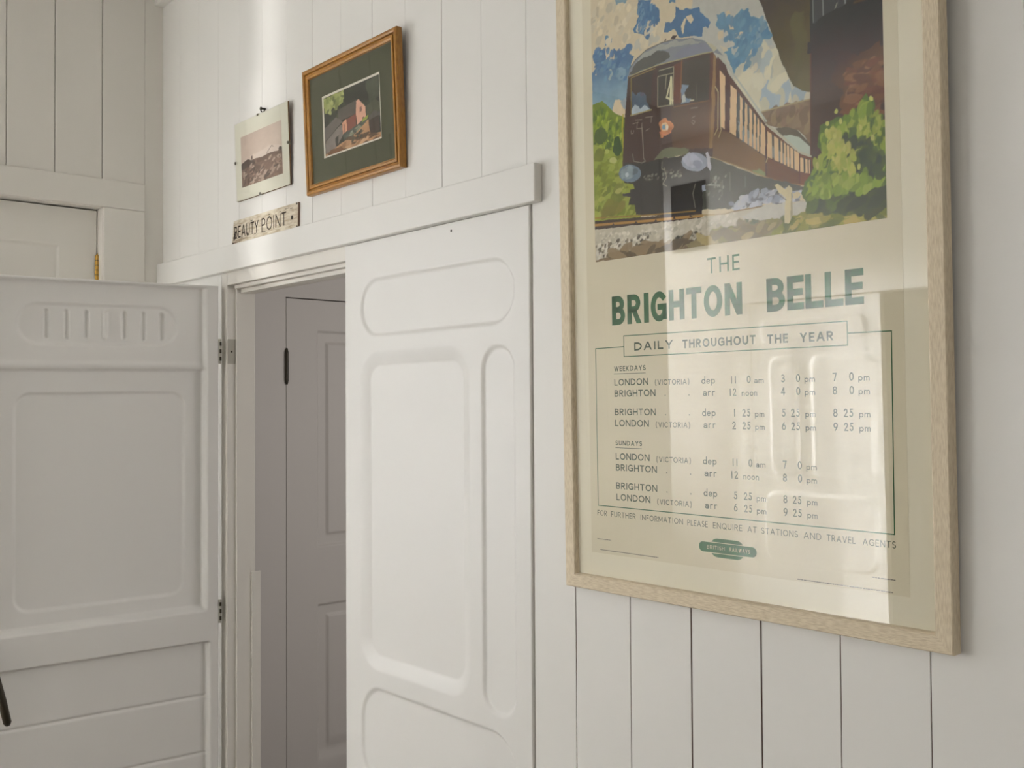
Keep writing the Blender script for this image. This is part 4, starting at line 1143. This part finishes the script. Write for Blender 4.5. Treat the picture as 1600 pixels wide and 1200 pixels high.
TITLE = [('B', 123.2, 155.1), ('R', 160.9, 194.1), ('I', 200.3, 212.1), ('G', 216.6, 252.8), ('H', 257.6, 291.7), ('T', 295.9, 328.6), ('O', 333.1, 371.1), ('N', 376.0, 410.6), ('B', 457.3, 491.0), ('E', 495.1, 524.9), ('L', 527.3, 558.2), ('L', 561.2, 591.8), ('E', 594.7, 624.9)]
FOOT = [('FOR', 77.4, 101.3), ('FURTHER', 112.0, 171.7), ('INFORMATION', 183.1, 279.5), ('PLEASE', 289.2, 332.2), ('ENQUIRE', 343.2, 401.7), ('AT', 412.1, 429.9), ('STATIONS', 438.6, 505.7), ('AND', 515.7, 546.3), ('TRAVEL', 555.5, 603.1), ('AGENTS', 614.5, 666.4)]
TH = 0.015


def leaning(x, y, z, th):
    """local frame hung on the wall: x along +X, y into the wall, z up, top leaning out by th"""
    return Matrix(((1, 0, 0, x), (0, math.cos(th), -math.sin(th), y), (0, math.sin(th), math.cos(th), z), (0, 0, 0, 1)))


poster = thing('framed_poster', 'large pale oak framed railway timetable poster with a brown train, hung on the white planks', 'poster', leaning(-1.408, -0.0247, 1.208, TH))
FW, FH = 0.7515, 1.205
picture_frame('frame', FW, FH, [(0.002, 0.0235), (0.0, 0.022), (0.0, 0.002), (0.0015, 0.0), (0.0235, 0.0), (0.0255, 0.002), (0.027, 0.012), (0.010, 0.0135), (0.002, 0.0235)], [OAK_H, OAK_V], poster)
mb = MB()
mb.box(0.020, FW - 0.020, 0.0108, 0.0125, 0.020, FH - 0.020)
mb.build('mount', MOUNT, poster)
PP = lambda u, v, z: (u / 1000.0, 0.0108 - z / 1000.0, v / 1000.0)
mb = MB()
mb.face([PP(60.5, 69, .3), PP(686, 69, .3), PP(686, 1128, .3), PP(60.5, 1128, .3)], 0)
mb.face([PP(60.5, 69, .3), PP(60.5, 69, 0), PP(686, 69, 0), PP(686, 69, .3)], 0)
mb.face([PP(686, 69, .3), PP(686, 69, 0), PP(686, 1128, 0), PP(686, 1128, .3)], 0)
ZT = 0.45
for ch, u0, u1 in TITLE:
    glyph(mb, ch, u0, 488.0, u1 - u0, 52.6, 10.6 if ch != 'I' else 11.4, 1, ZT, PP)
write(mb, 'THE', 341.5, 407, 560.5, 26, 3.3, 1, ZT, PP, gap=.26)
# ruled box with its heading tablet
def rule(u0, v0, u1, v1, w=1.6, mi=1):
    if abs(u1 - u0) > abs(v1 - v0):
        mb.face([PP(u0 - w / 2, v0 - w / 2, ZT), PP(u1 + w / 2, v1 - w / 2, ZT), PP(u1 + w / 2, v1 + w / 2, ZT), PP(u0 - w / 2, v0 + w / 2, ZT)], mi)
    else:
        mb.face([PP(u0 - w / 2, v0, ZT), PP(u0 + w / 2, v0, ZT), PP(u1 + w / 2, v1, ZT), PP(u1 - w / 2, v1, ZT)], mi)
rule(79.5, 157, 664.5, 155.7)
rule(79.5, 157, 80, 447.5)
rule(664.5, 155.7, 666.5, 446)
rule(80, 447.5, 151, 448)
rule(597, 446.8, 666.5, 446)
rule(151, 430, 597, 429)
rule(151, 467.5, 597, 464.5)
rule(151, 430, 151, 467.5)
rule(597, 429, 597, 464.5)
write(mb, 'DAILY', 176, 265, 439.6, 14.8, 2.9, 2, ZT, PP, gap=.2)
write(mb, 'THROUGHOUT', 286, 435, 438.6, 14.8, 2.9, 2, ZT, PP, gap=.2)
write(mb, 'THE', 457, 495, 437.8, 14.6, 2.9, 2, ZT, PP, gap=.2)
write(mb, 'YEAR', 516, 574, 437.2, 14.5, 2.9, 2, ZT, PP, gap=.2)
write(mb, 'WEEKDAYS', 126, 202, 404.2, 9.0, 1.6, 2, ZT, PP, gap=.2)
rule(125, 399.5, 201, 399.1, 0.9, 2)
write(mb, 'SUNDAYS', 126, 190, 269.5, 8.6, 1.6, 2, ZT, PP, gap=.2)
rule(126, 265.0, 189, 264.8, 0.9, 2)


def london(v, tag):
    write(mb, 'LONDON', 126, 207, v, 12, 2.0, 2, ZT, PP)
    write(mb, '(VICTORIA)', 223, 299, v - .7, 9.3, 1.3, 2, ZT, PP, gap=.18)
    write(mb, tag, 325 if tag == 'dep' else 327.5, 353, v - .8, 12, 1.7, 2, ZT, PP)


def brighton(v, tag):
    write(mb, 'BRIGHTON', 126, 223.5, v, 12, 2.0, 2, ZT, PP)
    for u in (244.5, 297):
        mb.face([PP(u, v + .2, ZT), PP(u + 2, v + .2, ZT), PP(u + 2, v + 2.2, ZT), PP(u, v + 2.2, ZT)], 2)
    write(mb, tag, 325 if tag == 'dep' else 327.5, 353, v - .8, 12, 1.7, 2, ZT, PP)


def clock(v, col, hour, minute, m):
    hb_, mb_, pb_ = ((0, 0, 0), (94.5, 91.3, 92), (184.5, 182, 182.3))[col]
    def right(s, r, hh=12.4):
        w = sum(G[c][0] * hh * .95 + (3.4 if c == '1' else 1.8) for c in s) + (len(s) - 1) * 1.2
        write(mb, s, r - w, r, v, hh, 1.8, 2, ZT, PP, gap=.32)
    if hour:
        right(hour, 395.5 + hb_ - (2 if len(hour) == 1 else 0))
    if minute:
        write(mb, minute, 416.5 + mb_ - (10 if len(minute) == 2 else 0), 423.8 + mb_ - (2 if len(minute) == 2 else 0), v, 12.4, 1.8, 2, ZT, PP, gap=.22)
    if m == 'noon':
        write(mb, m, 406, 436, v - .4, 10.5, 1.3, 2, ZT, PP)
    else:
        write(mb, m, 431 + pb_, 448.8 + pb_, v - .3, 9.6, 1.3, 2, ZT, PP)


london(378.0, 'dep'); brighton(357.8, 'arr'); brighton(324.0, 'dep'); london(304.0, 'arr')
london(243.5, 'dep'); brighton(223.4, 'arr'); brighton(190.2, 'dep'); london(169.6, 'arr')
for v, row in ((376.4, (('11', '0', 'am'), ('3', '0', 'pm'), ('7', '0', 'pm'))), (356.3, (('12', '', 'noon'), ('4', '0', 'pm'), ('8', '0', 'pm'))),
               (322.7, (('1', '25', 'pm'), ('5', '25', 'pm'), ('8', '25', 'pm'))), (302.0, (('2', '25', 'pm'), ('6', '25', 'pm'), ('9', '25', 'pm'))),
               (242.0, (('11', '0', 'am'), ('7', '0', 'pm'))), (221.6, (('12', '', 'noon'), ('8', '0', 'pm'))),
               (188.2, (('5', '25', 'pm'), ('8', '25', 'pm'))), (168.3, (('6', '25', 'pm'), ('9', '25', 'pm')))):
    for col, (h_, m_, ap) in enumerate(row):
        clock(v, col, h_, m_, ap)
for s, a, b in FOOT:
    write(mb, s, a, b, 138.6 - (a - 77) * 0.0052, 9.8, 1.1, 2, ZT, PP, gap=.2)
# lozenge emblem
def pill(u0, u1, v0, v1, z, mi, n=12):
    r = (v1 - v0) / 2
    c = (v0 + v1) / 2
    mb.face([PP(a, b, z) for a, b in [(u1 - r + r * math.cos(t), c + r * math.sin(t)) for t in np.linspace(-math.pi / 2, math.pi / 2, n)] + [(u0 + r + r * math.cos(t), c + r * math.sin(t)) for t in np.linspace(math.pi / 2, 1.5 * math.pi, n)]], mi)
pill(336, 406, 89.5, 120.5, .40, 1)
mb.face([PP(320, 95.6, .43), PP(422, 95.6, .43), PP(422, 96.8, .43), PP(320, 96.8, .43)], 0)
mb.face([PP(320, 113.2, .43), PP(422, 113.2, .43), PP(422, 114.4, .43), PP(320, 114.4, .43)], 0)
pill(313, 429, 96.8, 113.2, .46, 1)
write(mb, 'BRITISH', 330, 366, 102.0, 6.4, .9, 0, .55, PP, gap=.24)
write(mb, 'RAILWAYS', 376, 416, 102.0, 6.4, .9, 0, .55, PP, gap=.24)
# tiny imprint lines, too small to read
rr = np.random.RandomState(3)
for a, b, v in ((76, 110, 95), (83, 223, 75.6), (503, 660, 72.4), (628, 665, 90.6)):
    x = a
    while x < b:
        w = rr.uniform(1.2, 4.5)
        mb.face([PP(x, v - .7, ZT), PP(min(x + w, b), v - .7, ZT), PP(min(x + w, b), v + .7, ZT), PP(x, v + .7, ZT)], 3)
        x += w + rr.uniform(.5, 1.3)
cv = Canvas(83.5, 664, 608, 1112, 1.0, 4)
cv.run(PAINT)
write(mb, 'BARBER', 189, 221, 641.5, 5.2, .9, 3, ZT + .1, PP, gap=.2)
sheet_mesh('print_sheet', mb, [PAPER, INK_GREEN, INK_DARK, INK_GREY], cv, PP, .42, 1.36, poster, 0.034)
mb = MB()
mb.box(0.0215, FW - 0.0215, 0.0065, 0.0085, 0.0215, FH - 0.0215)
mb.build('glass', GLASS, poster)

# ------------------------------------------------------------------ small gilt framed watercolour
TG = 0.042
gold = thing('framed_painting', 'gilt wood framed painting of a pink cottage in a sage green mount, above the doorway', 'picture', leaning(-2.388, -0.021, 2.109, TG))
GW, GH = 0.4335, 0.328
picture_frame('frame', GW, GH, [(0.002, 0.0205), (0.0, 0.019), (0.0, 0.004), (0.002, 0.001), (0.007, 0.0), (0.0110, 0.002), (0.0120, 0.0075), (0.0150, 0.0075), (0.0160, 0.002), (0.021, 0.0015), (0.0255, 0.004), (0.0275, 0.010), (0.010, 0.012), (0.002, 0.0205)], [GOLD_H, GOLD_V], gold)
picture_frame('mount', GW - 0.04, GH - 0.04, [(0.0, 0.0105), (0.0, 0.0088), (0.0645, 0.0088)], [GREEN_MAT, GREEN_MAT], gold, 0.02, 0.02)
mtop, mside = 0.0645, 0.0645
picture_frame('mount_bevel', GW - 0.04, GH - 0.04, [(0.0643, 0.00875), (0.0690, 0.0106)], [BEVEL, BEVEL], gold, 0.02, 0.02)
PG = lambda u, v, z: (0.089 + u / 1000.0 * 0.2555, 0.0106 - z / 1000.0, 0.089 + v / 1000.0 * 0.150)
cg = Canvas(0, 1000, 0, 1000, 6.0, 9)
q = lambda *p: [c for a, b in p for c in (a * 10, 1000 - b * 10)]
cg.run([
    ('p', (38, 42, 30), 0, .2, q((-5, -5), (105, -5), (105, 105), (-5, 105))),
    ('b', 60, 1, 20, 60, 1.6, 80, [(56, 62, 40), (38, 42, 32), (66, 70, 44), (48, 52, 36)], q((0, 0), (100, 0), (100, 45), (0, 45))),
    ('p', (150, 156, 92), 30, .3, q((0, 2), (38, 0), (36, 20), (24, 26), (20, 22), (8, 30), (0, 28))),
    ('b', 26, 2, 12, 34, 2.2, 80, [(166, 172, 110), (120, 130, 72), (92, 102, 58)], q((0, 2), (38, 0), (34, 22), (0, 28))),
    ('p', (70, 74, 58), 10, .3, q((78, 2), (100, 0), (100, 34), (84, 40), (76, 20))),
    ('p', (40, 42, 32), 16, .2, q((40, 10), (76, 6), (82, 34), (40, 34))),
    ('p', (88, 82, 74), 4, .2, q((26, 30), (60, 25), (58, 47), (26, 50))),
    ('p', (206, 158, 134), 3, .1, q((58, 46), (60, 27), (64, 26), (75, 42), (76, 62), (60, 66))),
    ('p', (132, 96, 84), 2, .1, q((65, 40), (69, 39), (69, 47), (65, 48))), ('p', (110, 80, 72), 2, .1, q((69, 58), (72, 57), (72, 63), (69, 63))),
    ('p', (122, 70, 56), 4, .2, q((41, 51), (58, 47), (58, 68), (42, 72))),
    ('p', (204, 150, 120), 4, .1, q((33, 54), (41, 50), (42, 70), (34, 73))), ('l', (120, 84, 70), 14, q((37, 58), (37, 72))),
    ('p', (106, 100, 94), 4, .15, q((0, 52), (22, 40), (34, 52), (20, 60), (2, 74), (0, 74))),
    ('p', (128, 120, 112), 5, .2, q((2, 74), (20, 60), (33, 56), (34, 74), (22, 90), (4, 98), (0, 95))),
    ('p', (52, 50, 46), 4, .2, q((20, 74), (26, 72), (24, 88), (20, 90))), ('l', (60, 56, 50), 14, q((2, 74), (30, 55))),
    ('p', (80, 82, 62), 6, .2, q((76, 42), (92, 36), (100, 44), (100, 62), (78, 62))),
    ('p', (92, 88, 84), 5, .15, q((80, 62), (90, 54), (100, 60), (100, 66), (82, 68))), ('p', (64, 52, 44), 5, .2, q((80, 66), (98, 64), (98, 88), (82, 92))),
    ('p', (74, 84, 74), 8, .2, q((34, 74), (60, 66), (80, 58), (76, 70), (50, 84), (36, 84))), ('b', 16, 3, 10, 26, 1.6, 20, [(130, 136, 110), (96, 108, 96), (150, 158, 140)], q((38, 76), (70, 66), (70, 74), (40, 84))),
    ('p', (150, 164, 70), 4, .1, q((70, 60), (80, 57), (78, 63), (68, 66))),
    ('p', (178, 138, 100), 8, .15, q((0, 100), (26, 88), (56, 80), (80, 64), (82, 90), (100, 92), (100, 104), (0, 104))),
    ('b', 26, 4, 12, 40, 3.0, 15, [(120, 84, 54), (150, 112, 76), (196, 160, 122), (84, 64, 46)], q((2, 98), (30, 88), (60, 82), (96, 92), (96, 100), (4, 101))),
    ('p', (112, 74, 44), 8, .2, q((2, 101), (10, 92), (30, 92), (34, 98), (20, 104))), ('b', 10, 6, 10, 26, 2, 40, [(60, 62, 54), (90, 84, 66)], q((48, 84), (72, 76), (68, 92), (50, 94))),
])
sheet_mesh('painting', MB(), [], cg, PG, 0, 1.15, gold, 0.0)
mb = MB()
mb.box(0.021, GW - 0.021, 0.0062, 0.0080, 0.021, GH - 0.021)
mb.build('glass', GLASS_S, gold)

# ------------------------------------------------------------------ frameless clip picture
clip = thing('clip_framed_photograph', 'frameless glass clip picture of a sepia landscape photograph in a white border', 'picture', leaning(-2.812, -0.0115, 2.160, 0.035))
CW_, CH_ = 0.3175, 0.228
mb = MB()
mb.box(0, CW_, 0.0040, 0.0075, 0, CH_)
mb.build('backing_board', HARDBOARD, clip)
mb = MB()
mb.box(0.0005, CW_ - 0.0005, 0.0024, 0.0040, 0.0005, CH_ - 0.0005)
card = mb.build('card', CARD, clip)
cs = Canvas(0, 1000, 0, 1000, 7.0, 12)
cs.run([
    ('g', (202, 180, 164), (218, 200, 184), q((0, 0), (40, 60)), 0, .05, q((-5, -5), (105, -5), (105, 105), (-5, 105))),
    ('p', (226, 210, 196), 10, .05, q((30, 45), (70, 38), (100, 45), (100, 60), (30, 60))),
    ('p', (128, 104, 90), 12, .2, q((-2, 55), (20, 50), (50, 54), (75, 56), (102, 57), (102, 102), (-2, 102))),
    ('p', (84, 66, 58), 8, .2, q((-2, 54), (16, 48), (34, 55), (36, 62), (-2, 66))), ('p', (76, 58, 52), 5, .2, q((92, 50), (95, 47), (100, 50), (100, 60), (92, 60))),
    ('p', (230, 214, 198), 5, .05, q((22, 44), (34, 42), (36, 52), (24, 52))), ('p', (96, 76, 68), 4, .1, q((25, 45), (29, 44), (29, 51), (25, 52))),
    ('p', (110, 88, 74), 6, .2, q((40, 56), (66, 52), (98, 54), (98, 60), (60, 62), (40, 62))), ('l', (110, 88, 76), 12, q((64, 50), (76, 40), (80, 43))),
    ('b', 70, 1, 12, 38, 2.0, 25, [(168, 142, 124), (148, 120, 104), (188, 166, 148), (100, 80, 68)], q((0, 64), (98, 56), (98, 98), (0, 100))),
    ('b', 28, 2, 8, 26, 2.6, 30, [(66, 52, 46), (84, 66, 58), (204, 184, 168)], q((8, 70), (92, 66), (96, 96), (10, 98))),
])
PC = lambda u, v, z: (0.036 + u / 1000.0 * 0.244, 0.0024 - z / 1000.0, 0.036 + v / 1000.0 * 0.148)
ph = sheet_mesh('photograph', MB(), [], cs, PC, 0.1, 0.95, card)
mb = MB()
mb.box(0, CW_, 0.0, 0.0021, 0, CH_)
mb.build('glass', GLASS_S, clip)
for x, z, vert in ((CW_ / 2 - 0.01, 0.0, True), (CW_ / 2 - 0.01, CH_, True), (0.0, CH_ / 2, False), (CW_, CH_ / 2, False)):
    mb = MB()
    if vert:
        s_ = -1 if z == 0 else 1
        mb.box(x - 0.004, x + 0.004, -0.0009, -0.0001, min(z, z - s_ * 0.005), max(z, z - s_ * 0.005))
        mb.box(x - 0.004, x + 0.004, -0.0009, 0.009, min(z + s_ * 0.0002, z + s_ * 0.001), max(z + s_ * 0.0002, z + s_ * 0.001))
    else:
        s_ = -1 if x == 0 else 1
        mb.box(min(x, x - s_ * 0.005), max(x, x - s_ * 0.005), -0.0009, -0.0001, z - 0.004, z + 0.004)
        mb.box(min(x + s_ * 0.0002, x + s_ * 0.001), max(x + s_ * 0.0002, x + s_ * 0.001), -0.0009, 0.009, z - 0.004, z + 0.004)
    mb.build('clip', STEEL, clip)

hook = thing('picture_hook', 'small dark hook in the planks just above the sepia clip picture', 'hook', Matrix.Translation((-2.652, 0.0, 2.398)))
mb = MB()
mb.tube([(0, 0.004, 0.006), (0, -0.014, 0.0045)], 0.0028, 10)
mb.tube([(0, -0.013, 0.0045), (0, -0.016, 0.0045)], 0.0048, 12)
mb.build('pin', IRON, hook)
mb = MB()
mb.tube([(0.0, -0.002, 0.007), (-0.001, -0.003, 0.0), (-0.002, -0.007, -0.005), (-0.002, -0.011, -0.004), (-0.006, -0.012, 0.001)], 0.0018, 8)
mb.build('wire_hook', IRON, hook)

# ------------------------------------------------------------------ wooden name board
sign = thing('wooden_sign', 'rough wooden board lettered BEAUTY POINT under the sepia clip picture', 'sign', Matrix.Translation((-2.850, -0.0065, 2.036)))
mb = MB()
A = [(0.0, 0.0), (0.392, 0.0005), (0.3945, 0.0695), (0.0115, 0.0705)]
mb.face([(x, 0, z) for x, z in A], 0)
mb.face([(x, 0.0063, z) for x, z in reversed(A)], 0)
for (x0, z0), (x1, z1) in zip(A, A[1:] + A[:1]):
    mb.face([(x0, 0, z0), (x0, 0.0063, z0), (x1, 0.0063, z1), (x1, 0, z1)], 1)
mb.build('board', [SIGNWOOD, SIGNEDGE], sign, bevel=0.0012)
PS = lambda u, v, z: (u / 1000.0, -z / 1000.0, v / 1000.0)
mb = MB()
write(mb, 'BEAUTY', 16, 168, 17, 36, 4.4, 0, .15, PS, gap=.14)
write(mb, 'POINT', 186, 330, 16, 38, 4.2, 0, .15, PS, gap=.16)
for u, v, w, h in ((22, 16, 16, 2), (186, 14, 36, 2), (118, 56, 18, 2), (228, 58, 10, 2.4), (292, 57, 8, 2), (322, 60, 26, 1.6), (352, 57, 14, 2), (60, 14, 10, 2), (96, 15, 9, 2), (140, 15, 14, 2)):
    mb.face([PS(u, v, .15), PS(u + w, v + h * .4, .15), PS(u + w * .9, v + h, .15), PS(u, v + h, .15)], 0)
for cx, cy, rx, ry in ((20, 26, 6, 11), (14, 18, 5, 8), (97, 22, 4, 4), (6, 5, 4, 3)):
    mb.face([PS(cx + rx * math.cos(t) * (1 + .2 * math.sin(3 * t)), cy + ry * math.sin(t), .16) for t in np.linspace(0, 2 * math.pi, 14, endpoint=False)], 0)
for u0, u1, v in ((8, 70, 5), (20, 96, 9), (4, 40, 3)):
    mb.face([PS(u0, v, .14), PS(u1, v + 1.5, .14), PS(u1 - 6, v + 3, .14), PS(u0, v + 2.2, .14)], 1)
mb.build('lettering', [SIGNINK, SIGNEDGE], sign)
mb = MB()
mb.tube([(0.362, 0.002, 0.032), (0.362, -0.0008, 0.032), (0.362, -0.0022, 0.032)], [0.0065, 0.006, 0.0035], 14)
mb.build('screw', IRON, sign)
mb = MB()
mb.tube([(0.388, 0.002, 0.0665), (0.388, -0.0006, 0.0665)], 0.003, 10)
mb.build('nail', IRON, sign)
mb = MB()
mb.tube([(0.388, 0.002, 0.004), (0.388, -0.0006, 0.004)], 0.003, 10)
mb.build('nail', IRON, sign)
